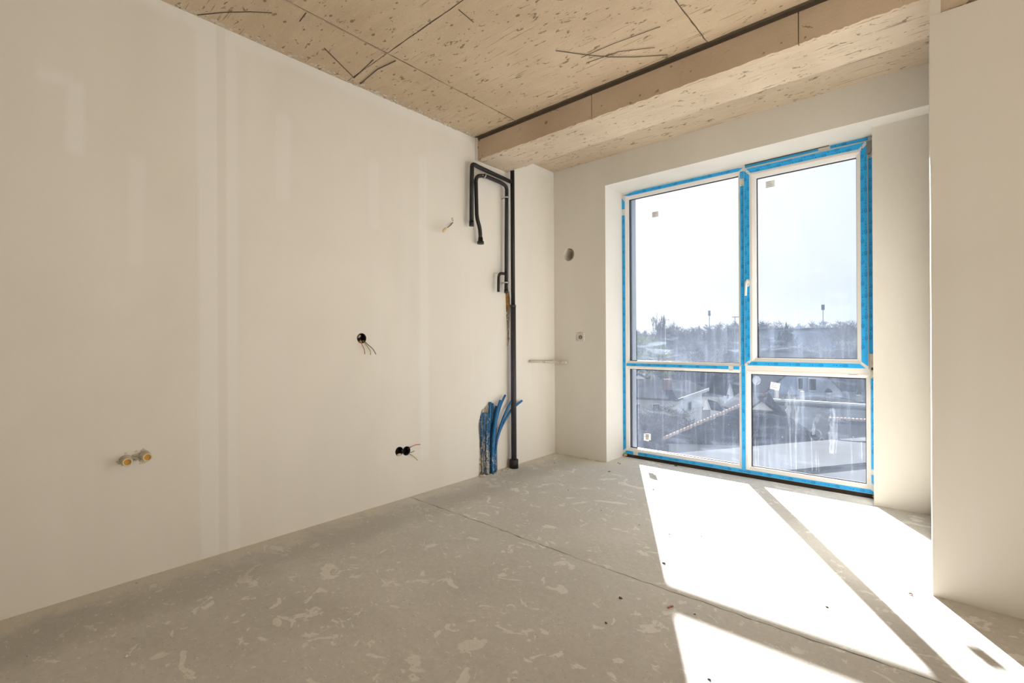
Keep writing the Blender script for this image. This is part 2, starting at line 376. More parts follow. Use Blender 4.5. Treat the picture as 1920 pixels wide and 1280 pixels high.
# ---- floor: sub-slab and two screed panels with a ragged joint between them
floor = struct(MB().box(XL-.3, XRIGHT+.3, YBACK-.3, 4.5, -.25, -.004).build('floor', 'groove'))
floor['label'] = 'grey cement screed floor with flaked patches and a cracked joint'
jx = [XL-.02+i*.045 for i in range(int((XRIGHT-XL)/.045)+2)]
jy = [2.085+.018*math.sin(x*1.7)+rnd.uniform(-.006, .006) for x in jx]
def screed(sign):
    v = []; f = []; n = len(jx)
    for x, y in zip(jx, jy):
        g = max(.0008, .0026+rnd.gauss(0, .0014)); e = y+sign*g; far = 4.19 if sign > 0 else YBACK
        v += [(x, e, 0), (x, far, 0), (x, e, -.0039), (x, far, -.0039)]
    for i in range(n-1):
        a, b = 4*i, 4*i+4
        f += [(a, b, b+1, a+1), (a+2, b+2, b, a), (a+1, b+1, b+3, a+3)]
    return mesh(v, f)
for sgn in (1, -1):
    me = screed(sgn); bm = bmesh.new(); bm.from_mesh(me); bmesh.ops.recalc_face_normals(bm, faces=bm.faces); bm.to_mesh(me); bm.free()
    link('screed_panel', me, 'floor', floor)

# ---- left wall with its real recesses
wl = MB().box(XL-.30, XL, YBACK-.3, 4.36, -.25, 3.1).build('wall_left', 'plaster_left'); struct(wl)
wl['label'] = 'long cream plastered wall on the left with filler strips'
pA = at_x(678, 634, XL); pB1 = at_x(748.5, 846, XL); pB2 = at_x(762, 845, XL)
niche = MB(); niche.prism([Vector((XL+.05, y, z)) for y, z in ((2.805, -.02), (2.815, .30), (2.80, .42), (2.845, .545), (2.93, .60), (3.0, .56), (3.03, .35), (3.035, -.02))], (-.085, 0, 0))
slot = MB(); slot.prism([Vector((XL+.05, y, z)) for y, z in ((3.160, 1.36), (3.150, 1.56), (3.205, 1.57), (3.215, 1.42), (3.19, 1.10), (3.178, 1.10))], (-.075, 0, 0))
cut(wl, [niche, slot, cyl(pA+Vector((-.05, 0, 0)), (1, 0, 0), .034, .1), cyl(pB1+Vector((-.05, 0, 0)), (1, 0, 0), .033, .1), cyl(pB2+Vector((-.05, 0, 0)), (1, 0, 0), .033, .1)])
# ---- far (window) wall: left section with vent hole, lintel, right section
wf = MB().box(XL, XREV, YW, 4.36, -.25, ZC).build('wall_far', 'plaster'); struct(wf)
wf['label'] = 'cream plastered wall around the window with a round vent hole'
hc = at_y(1064.5, 477.5, YW)
cut(wf, [cyl(hc+Vector((0, -.1, 0)), (.12, 1, 0), .062, .42)])
MB().box(XREV, -2.193, 4.276, 4.36, .02, ZL).build('outer_reveal', 'outer', wf)
lint = MB().box(XREV, XPE, YW, 4.36, ZL, ZC).build('lintel', 'plaster', wf)
rs = MB().box(XR, XPE, YR, 4.36, -.25, ZL).build('right_section', 'plaster', wf)
sill_o = MB().box(XREV, XR, 4.30, 4.36, -.25, .02).build('outer_sill', 'pvc', wf)
MB().ring(hc+Vector((.002, .006, 0)), (.12, 1, 0), .0585, .0635, .30, 28).build('vent_lining', 'lining', wf)  # brown liner added to darken the inside of the hole
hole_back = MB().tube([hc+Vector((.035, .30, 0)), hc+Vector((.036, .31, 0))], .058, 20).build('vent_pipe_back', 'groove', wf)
# filler ridge and stain where the walls meet the floor
for (x0, x1, y, s) in ((XL+.02, XREV-.02, YW, 3),):
    mb = MB(); rr = random.Random(s)
    for i in range(34):
        x = rr.uniform(x0, x1); mb.blob((x, y-.004-abs(rr.gauss(0, .012)), .002), rr.uniform(.005, .014), i, 1, .35, (1.6, 1, .5))
    mb.build('plaster_spill', 'rough_plaster', wf)
# ---- right pier (column) with plaster face, bare concrete above it
wr = MB().prism([Vector((x, y, -.25)) for x, y in ((XC, YB), (XPE, YB), (XPE, YR+.02), (XC-.006, YR+.02))], (0, 0, ZC+.25)).build('wall_right', 'plaster'); struct(wr)
wr['label'] = 'cream plastered pier at the right edge beside the sunlit floor'
ff = MB().box(XC, XPE, YC, YB+.003, 0.0, 2.527).build('plaster_face', 'plaster', wr)
mb = MB(); v = []
xs = [.036+i*.02 for i in range(30)]
low = [(x, 2.527+.012*rnd.random()) for x in xs]
mb.prism([Vector((x, YB-.010, z)) for x, z in low]+[Vector((xs[-1], YB-.010, ZC)), Vector((xs[0], YB-.010, ZC))], (0, .02, 0))
mb.build('bare_concrete', 'soffit', wr)
MB().box(0.0, .036, YB-.020, YB+.003, 2.527, ZC).build('corner_render', 'plaster', wr)
# ---- unseen walls that close the room
wb = MB().box(XL-.3, XRIGHT+.3, YBACK-.3, YBACK, -.25, 3.1).build('wall_back', 'plaster'); struct(wb); wb['label'] = 'plain plastered wall behind the viewpoint'
ws = MB().box(XRIGHT, XRIGHT+.3, YBACK, 4.36, -.25, 3.1).build('wall_side', 'plaster'); struct(ws); ws['label'] = 'plain plastered wall beyond the pier, out of view'
# assumed second bay right of the pier: unseen window added to brighten the room
wn = MB(); wn.box(XPE, 1.25, YW, 4.36, -.25, ZC); wn.box(3.25, XRIGHT, YW, 4.36, -.25, ZC); wn.box(1.25, 3.25, YW, 4.36, ZL, ZC); wn.box(1.25, 3.25, YW, 4.36, -.25, .03)
wn = wn.build('wall_far_bay', 'plaster'); struct(wn); wn['label'] = 'plastered wall of the next bay around the added window, out of view'
w2 = struct(empty('added_window', (2.25, YF, .03))); w2['label'] = 'unseen white window added in the assumed next bay to brighten the room'
mb = MB()
for a, c, d, e in ((1.25, 1.32, .03, ZL), (3.18, 3.25, .03, ZL), (2.21, 2.29, .03, ZL), (1.32, 3.18, .03, .09), (1.32, 3.18, ZL-.06, ZL), (1.32, 3.18, .86, .93)): mb.box(a, c, YF, 4.27, d, e)
mb.build('frame', 'pvc', w2)

# ---- ceiling: slab and cast shutter panels with seams
ceil = MB().box(XL-.3, XRIGHT+.3, YBACK-.3, 4.36, ZC+.004, 3.15).build('ceiling', 'groove'); struct(ceil)
ceil['label'] = 'raw brown concrete ceiling with shutter seams and pits'
xsm = [XL-.02, -2.39, -.95, .55, 2.4, XRIGHT]; ysm = [YBACK, -1.2, .30, 1.625, 2.775]
def ragged(a, b, n, amp, rr): return [a+(b-a)*i/n+ (rr.uniform(-amp, amp) if 0 < i < n else 0) for i in range(n+1)]
for i in range(len(xsm)-1):
    for j in range(len(ysm)-1):
        rr = random.Random(i*11+j); dz = rr.uniform(-.004, .002)+.002
        x0, x1, y0, y1 = xsm[i], xsm[i+1], ysm[j], ysm[j+1]; g = .0022
        n = 26; P = []
        for k in range(n): P.append((x0+(x1-x0)*k/n, y0+g+rr.random()*.004))
        for k in range(n): P.append((x1-g-rr.random()*.004, y0+(y1-y0)*k/n))
        for k in range(n): P.append((x1-(x1-x0)*k/n, y1-g-rr.random()*.004))
        for k in range(n): P.append((x0+g+rr.random()*.004, y1-(y1-y0)*k/n))
        MB().prism([Vector((x, y, ZC-dz)) for x, y in P], (0, 0, .02)).build('shutter_panel', 'ceil', ceil)
MB().box(XL-.02, XRIGHT, YBB, YW+.01, ZC-.001, ZC+.02).build('shutter_panel', 'soffit_b', ceil)
mb = MB(); rr = random.Random(31)
for i in range(420):
    y = rr.uniform(-.2, 2.75); mb.blob((XL+abs(rr.gauss(0, .028)), y, ZC-.002), rr.uniform(.003, .009), i, 1, .4, (1.2, 1.6, .5))
mb.build('plaster_crust', 'rough_plaster', ceil)
# raised fins left by board joints
def fin(pts, r, name='casting_ridge', mat='groove'):
    return MB().tube([at_z(x, y, ZC-.0045) for x, y in pts], r*.7, 6).build(name, mat, ceil)
fin([(370, 28), (420, 23), (470, 22), (510, 24)], .004); fin([(608, 90), (640, 122), (664, 146)], .0045); fin([(700, 112), (664, 146)], .004)
fin([(742, 114), (708, 130), (676, 157)], .004); fin([(1042, 95), (1100, 103), (1142, 107), (1190, 107), (1252, 103)], .003)
fin([(1228, 89), (1160, 97), (1100, 118)], .0025); fin([(1238, 50), (1150, 82), (1090, 108)], .0025); fin([(574, 24), (562, 40)], .004); fin([(860, 18), (888, 42)], .003)
# ---- downstand beam: soffit block and three face panels, shadow gap at the top coloured dark brown
beam = MB().box(XL-.02, XC+.02, YB+.018, YBB, ZB+.004, ZC+.01).build('beam_core', 'soffit', ceil)
zg = 2.790
bx = [XL-.02, -1.728, -.503, XC+.02]
for a, c in zip(bx[:-1], bx[1:]):
    rr = random.Random(int(a*100)); n = 40; g = .0025
    low = [Vector((a+g+(c-a-2*g)*k/n, YB, ZB+rr.uniform(-.004, .004))) for k in range(n+1)]
    MB().prism(low+[Vector((c-g, YB, zg)), Vector((a+g, YB, zg))], (0, .03, 0)).build('beam_face_panel', 'beam', ceil)
MB().box(XL-.02, XC+.02, YB+.004, YB+.03, zg, ZC+.004).build('beam_shadow_gap', 'groove', ceil)
mb = MB(); n = 60; rr = random.Random(2)
for sx in range(1):
    P = [Vector((XL-.02+(XC+.04-XL)*k/n, YB+.02+rr.uniform(-.004, .004), ZB)) for k in range(n+1)]+[Vector((XC+.02-(XC+.04-XL)*k/n, YBB-.001+rr.uniform(-.006, .003), ZB)) for k in range(n+1)]
    mb.prism(P, (0, 0, .012))
mb.build('beam_soffit_panel', 'soffit', ceil)
# plaster smear at the wall end of the beam
MB().box(XL-.02, XL+.014, YB-.012, YB+.02, ZB-.005, ZC).build('plaster_edge', 'plaster', ceil)
# ================================================================== THE WINDOW
win = struct(empty('window_1', (-1.26, YF, 0))); win['label'] = 'tall white plastic window with blue protective film and four dusty panes'
YG = 4.243                                               # glass
def member(name, x0, x1, z0, z1, y0=YF, y1=4.275, parent=win, mat='pvc'): return MB().box(x0, x1, y0, y1, z0, z1).build(name, mat, parent)
member('frame_jamb', -2.275, -2.216, .028, 2.560); member('frame_jamb', -.332, -.255, .028, 2.560)
member('frame_head', -2.216, -.332, 2.505, 2.560); member('frame_sill', -2.216, -.332, .028, .068)
mul = member('mullion', -1.180, -1.130, .068, 2.505)
tra = member('transom', -2.216, -1.180, .868, .908); trb = member('transom', -1.130, -.332, .862, .926)
def ring(name, x0, x1, z0, z1, wd, y0, y1, mat, parent, bevel=0.0):
    """rectangular frame (inside opening x0..x1, z0..z1) of width wd, mitred; outer face drawn back by bevel"""
    o = [(x0-wd, z0-wd), (x1+wd, z0-wd), (x1+wd, z1+wd), (x0-wd, z1+wd)]; i = [(x0, z0), (x1, z0), (x1, z1), (x0, z1)]
    mb = MB(); v = [(x, y0, z) for x, z in o]+[(x, y0+bevel, z) for x, z in i]+[(x, y1, z) for x, z in o]+[(x, y1, z) for x, z in i]
    f = []
    for k in range(4):
        m = (k+1) % 4; f += [(k, m, 4+m, 4+k), (8+k, 12+k, 12+m, 8+m), (k, 8+k, 8+m, m), (4+k, 4+m, 12+m, 12+k)]
    mb.add(v, f); return mb.build(name, mat, parent)
def sk(x, z, y=4.183): k = y/4.2; return x*k, 1.12+(z-1.12)*k    # same line of sight, nearer plane
PANES = {}
def pane(key, x0, x1, z0, z1, mat, yface, parent=win):
    g = MB().box(x0-.012, x1+.012, YG, YG+.006, z0-.012, z1+.012).build('glass_pane', mat, win)
    g.data.materials.append(M['clear'])
    for p_ in g.data.polygons: p_.material_index = 0 if p_.normal.y < -.9 else 1
    ring('gasket', x0+.0055, x1-.0055, z0+.0055, z1-.0055, .009, YG-.006, YG-.0005, 'gasket', g)
    ring('outer_gasket', x0+.004, x1-.004, z0+.004, z1-.004, .01, YG+.0065, YG+.012, 'gasket', g)
    ring('glazing_bead', x0, x1, z0, z1, .026, yface-.002, YG-.002, 'pvc', parent, .016)
    PANES[key] = g; return g
pane('ul', -2.198, -1.197, .927, 2.485, 'glass_up_left', YF); pane('ll', -2.198, -1.197, .087, .849, 'glass_low_left', YF)
pane('lr', -1.112, -.350, .087, .844, 'glass_low_right', YF)
# opening sash, standing a little proud of the frame
sx0, sz0 = sk(-1.151, .910); sx1, sz1 = sk(-.334, 2.521); px0, pz0 = sk(-1.068, .975); px1, pz1 = sk(-.400, 2.438)
YS = 4.183
sash = empty('sash', (0, 0, 0)); sash.parent = win; sash.location = Vector(((sx0+sx1)/2, YS, sz0))-win.location
mb = MB()
for (a, b, c, d) in ((sx0, px0-.02, sz0, sz1), (px1+.02, sx1, sz0, sz1), (px0-.02, px1+.02, sz0, pz0-.02), (px0-.02, px1+.02, pz1+.02, sz1)): mb.box(a, b, YS, 4.262, c, d)
mb.build('sash_rail', 'pvc', sash)
pane('ur', px0, px1, pz0, pz1, 'glass_up_right', YS, sash)

# ---- blue film strips with the printed marks
def marks(P, u, v, L, wd, seed):
    """flat print: small lettering, diamond, dash and an oval with a scribbled word, again and again along u"""
    mb = MB(); rr = random.Random(seed)
    def q(pts): 
        mb.add([P+u*a+v*b for a, b in pts], [tuple(range(len(pts)))])
    rows = [0] if wd < .034 else [-wd*.26, wd*.24]
    for ri, off in enumerate(rows):
        s = .05+ri*.075+rr.uniform(-.02, .02)
        while s < L-.03:
            oa, ob = .0155, min(.0092, wd*.36)
            def cl(pts): return [(a, max(-wd/2+.0005, min(wd/2-.0005, b))) for a, b in pts]
            n = 18                                             # oval ring
            for k in range(n):
                t0, t1 = 2*math.pi*k/n, 2*math.pi*(k+1)/n
                q(cl([(s+oa*math.cos(t), off+ob*math.sin(t)) for t in (t0, t1)]+[(s+(oa-.0022)*math.cos(t), off+(ob-.002)*math.sin(t)) for t in (t1, t0)]))
            a = s-.010; z = 0                                  # scribbled word
            for k in range(7):
                a2 = a+.0028; z2 = (.0045 if k % 2 else -.0035)*ob/.0092
                q(cl([(a, off+z), (a+.0012, off+z), (a2+.0012, off+z2), (a2, off+z2)])); a, z = a2, z2
            d = s-.036; q(cl([(d, off-.001), (d+.016, off-.001), (d+.016, off+.001), (d, off+.001)]))
            d = s-.052; q(cl([(d-.0045, off), (d, off-.0045), (d+.0045, off), (d, off+.0045)]))
            d = s-.074
            for k in range(3): q(cl([(d+k*.005, off-.002+.001*k), (d+k*.005+.003, off-.002+.001*k), (d+k*.005+.003, off+.003), (d+k*.005, off+.002)]))
            s += .150
    return mb
fseed = [0]
def film(poly, y, parent=win, print_=True):
    """film strip: polygon in x,z on a face that looks into the room"""
    fseed[0] += 1
    o = MB().prism([Vector((x, y-.0012, z)) for x, z in poly], (0, .0014, 0)).build('protective_film', 'film', parent)
    xs = [p[0] for p in poly]; zs = [p[1] for p in poly]; dx, dz = max(xs)-min(xs), max(zs)-min(zs)
    if print_ and max(dx, dz) > .12:
        if dx > dz: P, u, v, L, wd = Vector((min(xs)+dz*.7, y-.0016, (min(zs)+max(zs))/2)), Vector((1, 0, 0)), Vector((0, 0, 1)), dx-dz*1.2, dz
        else: P, u, v, L, wd = Vector(((min(xs)+max(xs))/2, y-.0016, max(zs)-dx*.7)), Vector((0, 0, -1)), Vector((1, 0, 0)), dz-dx*1.2, dx
        pm = marks(P, u, v, L, wd, fseed[0])
        if pm.v:
            pr = pm.build('printed_marks', 'print', o, fix=False); pr['kind'] = 'stuff'
    return o
def rect(x0, x1, z0, z1): return [(x0, z0), (x1, z0), (x1, z1), (x0, z1)]
film([(-2.256, .055), (-2.226, .082), (-2.226, 2.335), (-2.256, 2.335)], YF-.001); film([(-2.256, 2.395), (-2.226, 2.395), (-2.226, 2.465), (-2.256, 2.505)], YF-.001)
film([(-2.235, 2.528), (-2.19, 2.512), (-1.19, 2.512), (-1.155, 2.534), (-1.20, 2.540), (-2.12, 2.545)], YF-.001)
film([(-2.246, .030), (-2.150, .030), (-2.150, .060), (-2.220, .060)], YF-.001); film([(-2.100, .030), (-.285, .030), (-.325, .060), (-2.100, .060)], YF-.001)
film(rect(-2.216, -1.277, .878, .904), YF-.001); film(rect(-1.238, -1.192, .878, .904), YF-.001)
film(rect(-1.180, -1.150, .915, 2.385), YF-.001); film(rect(-1.180, -1.150, 2.447, 2.505), YF-.001)
film(rect(-1.176, -1.146, .062, .912), YF-.001)
film([(-.320, .110), (-.300, .088), (-.300, .165), (-.322, .165)], YF-.001); film(rect(-.322, -.298, .205, .845), YF-.001)
film(rect(-.330, -.296, 1.02, 2.40), YF-.001); film([(-1.14, 2.528), (-.63, 2.531), (-.63, 2.547), (-1.14, 2.545)], YF-.001, print_=False); film(rect(-.555, -.33, 2.527, 2.549), YF-.001)
k = lambda x, z: sk(x, z)
fw = .039
film([k(-1.148, .930), k(-1.148+fw, .958), k(-1.148+fw, 2.463), k(-1.148, 2.505)], YS-.001, sash)
film([k(-.3365, .930), k(-.3365, 2.500), k(-.3365-fw, 2.462), k(-.3365-fw, .962)], YS-.001, sash)
film([k(-1.132, .914), k(-.350, .914), k(-.385, .946), k(-1.098, .946)], YS-.001, sash)
film([k(-1.132, 2.517), k(-.352, 2.517), k(-.385, 2.477), k(-1.098, 2.477)], YS-.001, sash)
# ---- handle
hx, hz = sk(-1.124, 1.585)
hd = empty('handle', (0, 0, 0)); hd.parent = win; hd.location = Vector((hx, YS, hz))-win.location
mb = MB(); n = 20
oval = [Vector((hx+.0145*math.cos(2*math.pi*i/n), YS-.0125, hz+.030*math.copysign(abs(math.sin(2*math.pi*i/n))**.7, math.sin(2*math.pi*i/n)))) for i in range(n)]
mb.prism(oval, (0, .012, 0)).build('rosette', 'pvc', hd)
mb = MB(); mb.tube(fillet([(hx, YS-.012, hz+.008), (hx, YS-.046, hz+.008), (hx-.003, YS-.050, hz-.105)], .018), [.0095]*8+[.0085], 12); mb.build('lever', 'pvc', hd)
# ---- hinges, plaster splashes over the right hinge side
MB().prism([Vector((x, YS-.012, z)) for x, z in ((-.338, 2.425), (-.318, 2.425), (-.306, 2.46), (-.306, 2.512), (-.338, 2.512))], (0, .03, 0)).build('hinge_cover', 'hinge', win)
mb = MB(); mb.box(-.322, -.300, YF-.012, YF+.01, .868, 1.018); mb.build('lower_hinge', 'beige_pvc', win)
MB().box(-.318, -.306, YF-.016, YF-.010, .905, .922).build('hinge_screw', 'boxblack', win)
# ---- near-black box standing in for the shaded gap below the sill, foam at its ends
MB().box(-2.25, -.296, YF+.010, 4.27, -.02, .028).build('sill_gap_shade', 'dark', win)
for i, (x, r) in enumerate(((-2.243, .014), (-2.228, .011), (-.305, .012))): MB().blob((x, YF+.004, .012), r, i, 2, .3).build('mounting_foam', 'yfoam', win)
MB().prism([Vector((x, YF-.010, z)) for x, z in ((-1.14, 2.552), (-1.14, 2.545), (-.75, 2.547), (-.56, 2.549), (-.56, 2.553))], (0, .012, 0)).build('dark_head_strip', 'groove', win)  # dark brown strip along the head above the sash
# ---- stickers on the glass, small lettering on the frame
def sticker(p, x, z, wd, hg, rot, y, lines=3, white=True, extra=None):
    def tr(a, b): c, s_ = math.cos(rot), math.sin(rot); return Vector((x+a*c-b*s_, y, z+a*s_+b*c))
    o = MB().prism([tr(-wd/2, -hg/2), tr(wd/2, -hg/2), tr(wd/2, hg/2), tr(-wd/2, hg/2)], (0, -.0008, 0)).build('sticker', 'paper' if z < 1 else 'paper_thick', p)
    mb = MB(); rr = random.Random(int(x*1000))
    for i in range(lines):
        b = hg/2-hg*(.18+.26*i); a0 = -wd*.42; a1 = wd*(rr.uniform(.0, .4))
        mb.add([tr(a0, b)+Vector((0, -.0012, 0)), tr(a1, b)+Vector((0, -.0012, 0)), tr(a1, b+hg*.07)+Vector((0, -.0012, 0)), tr(a0, b+hg*.07)+Vector((0, -.0012, 0))], [(0, 1, 2, 3)])
    mb.build('printed_lines', 'ink', o, fix=False); return o
yg = YG-.0006
sticker(PANES['ul'], -1.935, 2.300, .062, .050, 0, yg, 4); gx, gz = -.965, 2.368
sticker(PANES['ur'], gx, gz, .066, .052, 0, yg, 4)
sticker(PANES['lr'], -.938, .752, .066, .056, -.16, yg, 3); sticker(PANES['ll'], -2.036, .203, .052, .066, .0, yg, 2); sticker(PANES['ll'], -2.016, .212, .050, .060, .0, yg-.001, 2)
for (x, z, l) in ((-1.258, .872, .026), (-.425, .868, .055)):
    mb = MB(); rr = random.Random(int(l*1e4)); a = x-l/2
    while a < x+l/2:
        wd = rr.uniform(.002, .005); mb.add([(a, YF-.0024, z-.0025), (a+wd, YF-.0024, z-.0025), (a+wd, YF-.0024, z+rr.uniform(.001, .0035)), (a, YF-.0024, z+.002)], [(0, 1, 2, 3)]); a += wd+.0015
    mb.build('frame_lettering', 'ink', win, fix=False)
# ---- dried plaster drips and a ring on the lower right pane
def drip(p, pts, wds, seed):
    rr = random.Random(seed); P = smooth_path([Vector((x, YG-.0014, z)) for x, z in pts], 8); n = len(P); v = []; f = []
    for i, a in enumerate(P):
        wd = np.interp(i/(n-1), np.linspace(0, 1, len(wds)), wds)*rr.uniform(.7, 1.3)/2
        v += [a+Vector((-wd, 0, 0)), a+Vector((wd, 0, 0))]
    for i in range(n-1): f.append((2*i, 2*i+1, 2*i+3, 2*i+2))
    return link('dried_drip', mesh([q-world_loc(p) for q in v], f), 'smear', p)
def lw(px, py): a = at_y(px, py, YG); return (a.x, a.z)
lr = PANES['lr']
drip(lr, [lw(1484, 724), lw(1482, 740), lw(1481, 755), lw(1478, 775), lw(1481, 800), lw(1482, 830), lw(1484, 880)], [.01, .05, .06, .03, .016, .012, .008], 1)
drip(lr, [lw(1489, 745), lw(1494, 765), lw(1493, 790), lw(1492, 830), lw(1493, 880)], [.02, .03, .016, .010, .008], 2)
drip(lr, [lw(1535, 775), lw(1531, 785), lw(1526, 800), lw(1525, 815)], [.03, .035, .02, .02], 3)
drip(lr, [lw(1561, 765), lw(1562, 790), lw(1561, 815), lw(1559, 850)], [.035, .05, .045, .02], 4)
drip(lr, [lw(1568, 790), lw(1569, 815), lw(1567, 850)], [.01, .014, .006], 5)
for i, x in enumerate((1416, 1421, 1441, 1521, 1529, 1533, 1596, 1615)): drip(lr, [lw(x, 820+i % 3*8), lw(x+1, 850), lw(x+2, 885)], [.004, .007, .003], 10+i)
cx, cz = lw(1529, 815)
drip(lr, [(cx+.038*math.cos(t), cz+.046*math.sin(t)) for t in [i*.5 for i in range(13)]], [.010, .006, .012, .007], 30)
drip(lr, [(cx-.03, cz-.04), (cx, cz-.055), (cx+.035, cz-.045)], [.01, .02, .01], 31)
# ================================================================== THINGS ON THE LEFT WALL
XP = XL+.058
def ax(pts, X=XP): return [at_x(px, py, X) for px, py in pts]
def cap(c, axis, r, h, seg=18): return cyl(c, axis, r, h, seg)
# ---- black riser with branch
yr = at_x(962, 573, XP).y; zs = at_x(962, 573, XP).z
riser = empty('riser_pipe', (XP, yr, 0)); tag(riser, 'black vertical riser pipe from floor to ceiling with a branch bent down at the top', 'pipe')
MB().tube([(XP, yr, zs-.01), (XP, yr, ZC)], .019, 16).build('upper_pipe', 'pipe', riser)
MB().tube([(XP, yr, .05), (XP, yr, zs)], .0243, 16).build('lower_sleeve', 'sleeve', riser)
MB().tube([(XP, yr, -.005), (XP, yr, .074), (XP, yr, .078)], [.040, .040, .034], 18).build('base_collar', 'pipe', riser)
bp = ax([(958, 341), (897, 313), (885, 306), (884, 422)])
MB().tube(fillet(bp, .045, 8), .0172, 14).build('branch_pipe', 'pipe', riser)
e = bp[-1]; MB().tube([e+Vector((0, 0, .035)), e+Vector((0, 0, -.008))], .0192, 14).build('branch_end', 'pipe', riser)
MB().ring((XP, yr, zs-.012), (0, 0, 1), .019, .0262, .02, 16).build('joint_ring', 'sleeve', riser)
# ---- looped pipe with hook branch
lp = ax([(901, 452), (900, 428), (894, 408), (892, 330), (908, 329), (941, 343), (950, 350), (949, 549)])
loop = empty('looped_pipe', lp[-1]); tag(loop, 'thinner black pipe loop with a capped bent end inside the riser branch', 'pipe')
MB().tube(fillet(lp, .055, 8), .0160, 14).build('loop_tube', 'pipe', loop)
MB().tube([lp[0]+Vector((0, 0, -.024)), lp[0]+Vector((0, 0, -.002)), lp[0], lp[0]+Vector((0, 0, .03))], [.028, .028, .021, .0195], 16).build('end_cap', 'pipe', loop)
hk = ax([(947, 513), (935, 512), (934.5, 547)]); MB().tube(fillet(hk, .05, 8), .0125, 12).build('hook_branch', 'pipe', loop)
MB().tube([lp[-1]+Vector((0, 0, .03)), lp[-1]], .0180, 14).build('pipe_end', 'pipe', loop)
for (px, py, ax_) in ((908, 330, (0, 1, -.4)), (949.5, 370, (0, 0, 1)), (949, 529.5, (0, 0, 1))):
    c = at_x(px, py, XP); mb = MB(); mb.ring(c-Vector(ax_).normalized()*.006, ax_, .0162, .0215, .012, 16)
    mb.tube([c, Vector((XL, c.y, c.z))], .004, 8); mb.tube([c+Vector((.01, -.012, .0)), c+Vector((.012, -.036, -.006))], .005, 8)
    mb.build('pipe_clamp', 'steel', loop)
# ---- foam and torn plaster in the slot behind the pipes
mb = MB()
for i, (y, z, r) in enumerate(((3.170, 1.535, .018), (3.185, 1.50, .022), (3.18, 1.46, .024), (3.19, 1.43, .018), (3.185, 1.40, .012))): mb.blob((XL-.018, y, z), r, i, 2, .22, (1, 1, 1.3))
tag(mb.build('foam_plug', 'foam', None, (XL-.02, 3.18, 1.46)), 'orange foam plug in the wall slot behind the black pipes', 'foam')
mb = MB()
for i in range(26):
    z = 1.36-.011*i; mb.blob((XL-.012+rnd.uniform(0, .01), 3.183+rnd.uniform(-.012, .012), z), rnd.uniform(.006, .014), i, 1, .4)
mb.build('torn_plaster', 'rough_plaster', wl)
# ---- rough plaster inside the conduit niche
mb = MB()
for i in range(90):
    y = rnd.uniform(2.83, 3.02); z = rnd.uniform(0, .55); mb.blob((XL-.034, y, z), rnd.uniform(.010, .03), i, 1, .4, (.6, 1, 1))
mb.build('niche_plaster', 'rough_plaster', wl)
mb = MB()
for i in range(30):
    mb.blob((XL+abs(rnd.gauss(.02, .03)), rnd.uniform(2.8, 3.3), .002), rnd.uniform(.006, .016), i, 1, .4, (1.3, 1.3, .6))
mb.build('floor_edge_spill', 'rough_plaster', floor)
# ---- blue conduits, each its own tube
def cpx(x, y): return (860+x/5.817, 680+y/5.817)
CON = [([(400, 1110), (405, 950), (425, 820), (482, 670), (580, 510), (690, 412)], .045, .0105, 'blue tube arching farthest right in the bundle by the riser'),
       ([(392, 1130), (410, 900), (440, 740), (520, 520), (615, 358)], .055, .0105, 'blue tube arching right, its tip crossing the black riser'),
       ([(385, 1165), (385, 850), (410, 640), (455, 470), (508, 352)], .05, .0105, 'tallest blue tube, leaning slightly right in the bundle'),
       ([(370, 1170), (372, 850), (398, 640), (425, 510), (458, 408)], .065, .0125, 'thick clean blue tube at the middle of the bundle'),
       ([(355, 1180), (352, 880), (378, 640), (412, 470)], .035, .0105, 'blue tube tucked behind the thick middle tube of the bundle'),
       ([(372, 1190), (350, 900), (352, 640), (372, 440)], .018, .0105, 'plaster-caked blue tube, the tall right one of a straight pair'),
       ([(330, 1192), (325, 900), (335, 640), (346, 428)], .03, .0115, 'plaster-caked blue tube, the tall left one of a straight pair'),
       ([(315, 1185), (308, 880), (316, 552)], .045, .0095, 'short plaster-caked blue tube in front of the straight pair'),
       ([(290, 1178), (282, 900), (272, 545)], .02, .011, 'short blue tube with a blunt top, second from the left'),
       ([(262, 1160), (252, 900), (246, 700), (240, 446)], .0, .009, 'leftmost blue tube, thin and pressed into the plaster')]
for ci, (pts, off, r, lab) in enumerate(CON):
    P = smooth_path(ax([cpx(*p) for p in pts], XL-.012+off), 8)
    P[0] = Vector((P[0].x, P[0].y, -.004)) if P[0].z > -.004 else P[0]
    P = [p for p in P if p.z > -.03]
    tag(MB().tube(P, r, 12).build('conduit_tube', 'conduit_clean' if ci < 5 else 'conduit', None, (P[0].x, P[0].y, 0)), lab, 'conduit', 'blue conduits rising from the floor')
# ---- socket boxes with wires
def box_at(p, parent, r=.033):
    o = MB().ring((XL-.048, p.y, p.z), (1, 0, 0), r-.003, r-.0002, .0505, 24).build('box_ring', 'boxblack', parent)
    MB().tube([(XL-.0495, p.y, p.z), (XL-.046, p.y, p.z)], r-.001, 20).build('box_back', 'boxblack', o)
    return o
def wire(pts, mat, parent, r=.0026): return MB().tube(smooth_path(pts, 8), r, 6).build('wire', mat, parent)
def wpx(l, X0, X1):
    n = len(l); return [at_x(px, py, X0 if i == 0 else XL+.010+(X1-XL-.010)*i/(n-1)) for i, (px, py) in enumerate(l)]
s1 = empty('socket_box', (XL, pA.y, pA.z)); tag(s1, 'single round black socket box with three hanging wires, high on the left wall', 'socket box')
box_at(pA, s1, .034)
for l, m in (([(676, 637), (679, 646), (683, 655), (684, 664)], 'red'), ([(680, 638), (688, 648), (694, 657), (695, 665)], 'yellow'), ([(682, 638), (690, 646), (699, 654), (705, 664)], 'grey_w')): wire(wpx(l, XL-.012, XL+.035), m, s1)
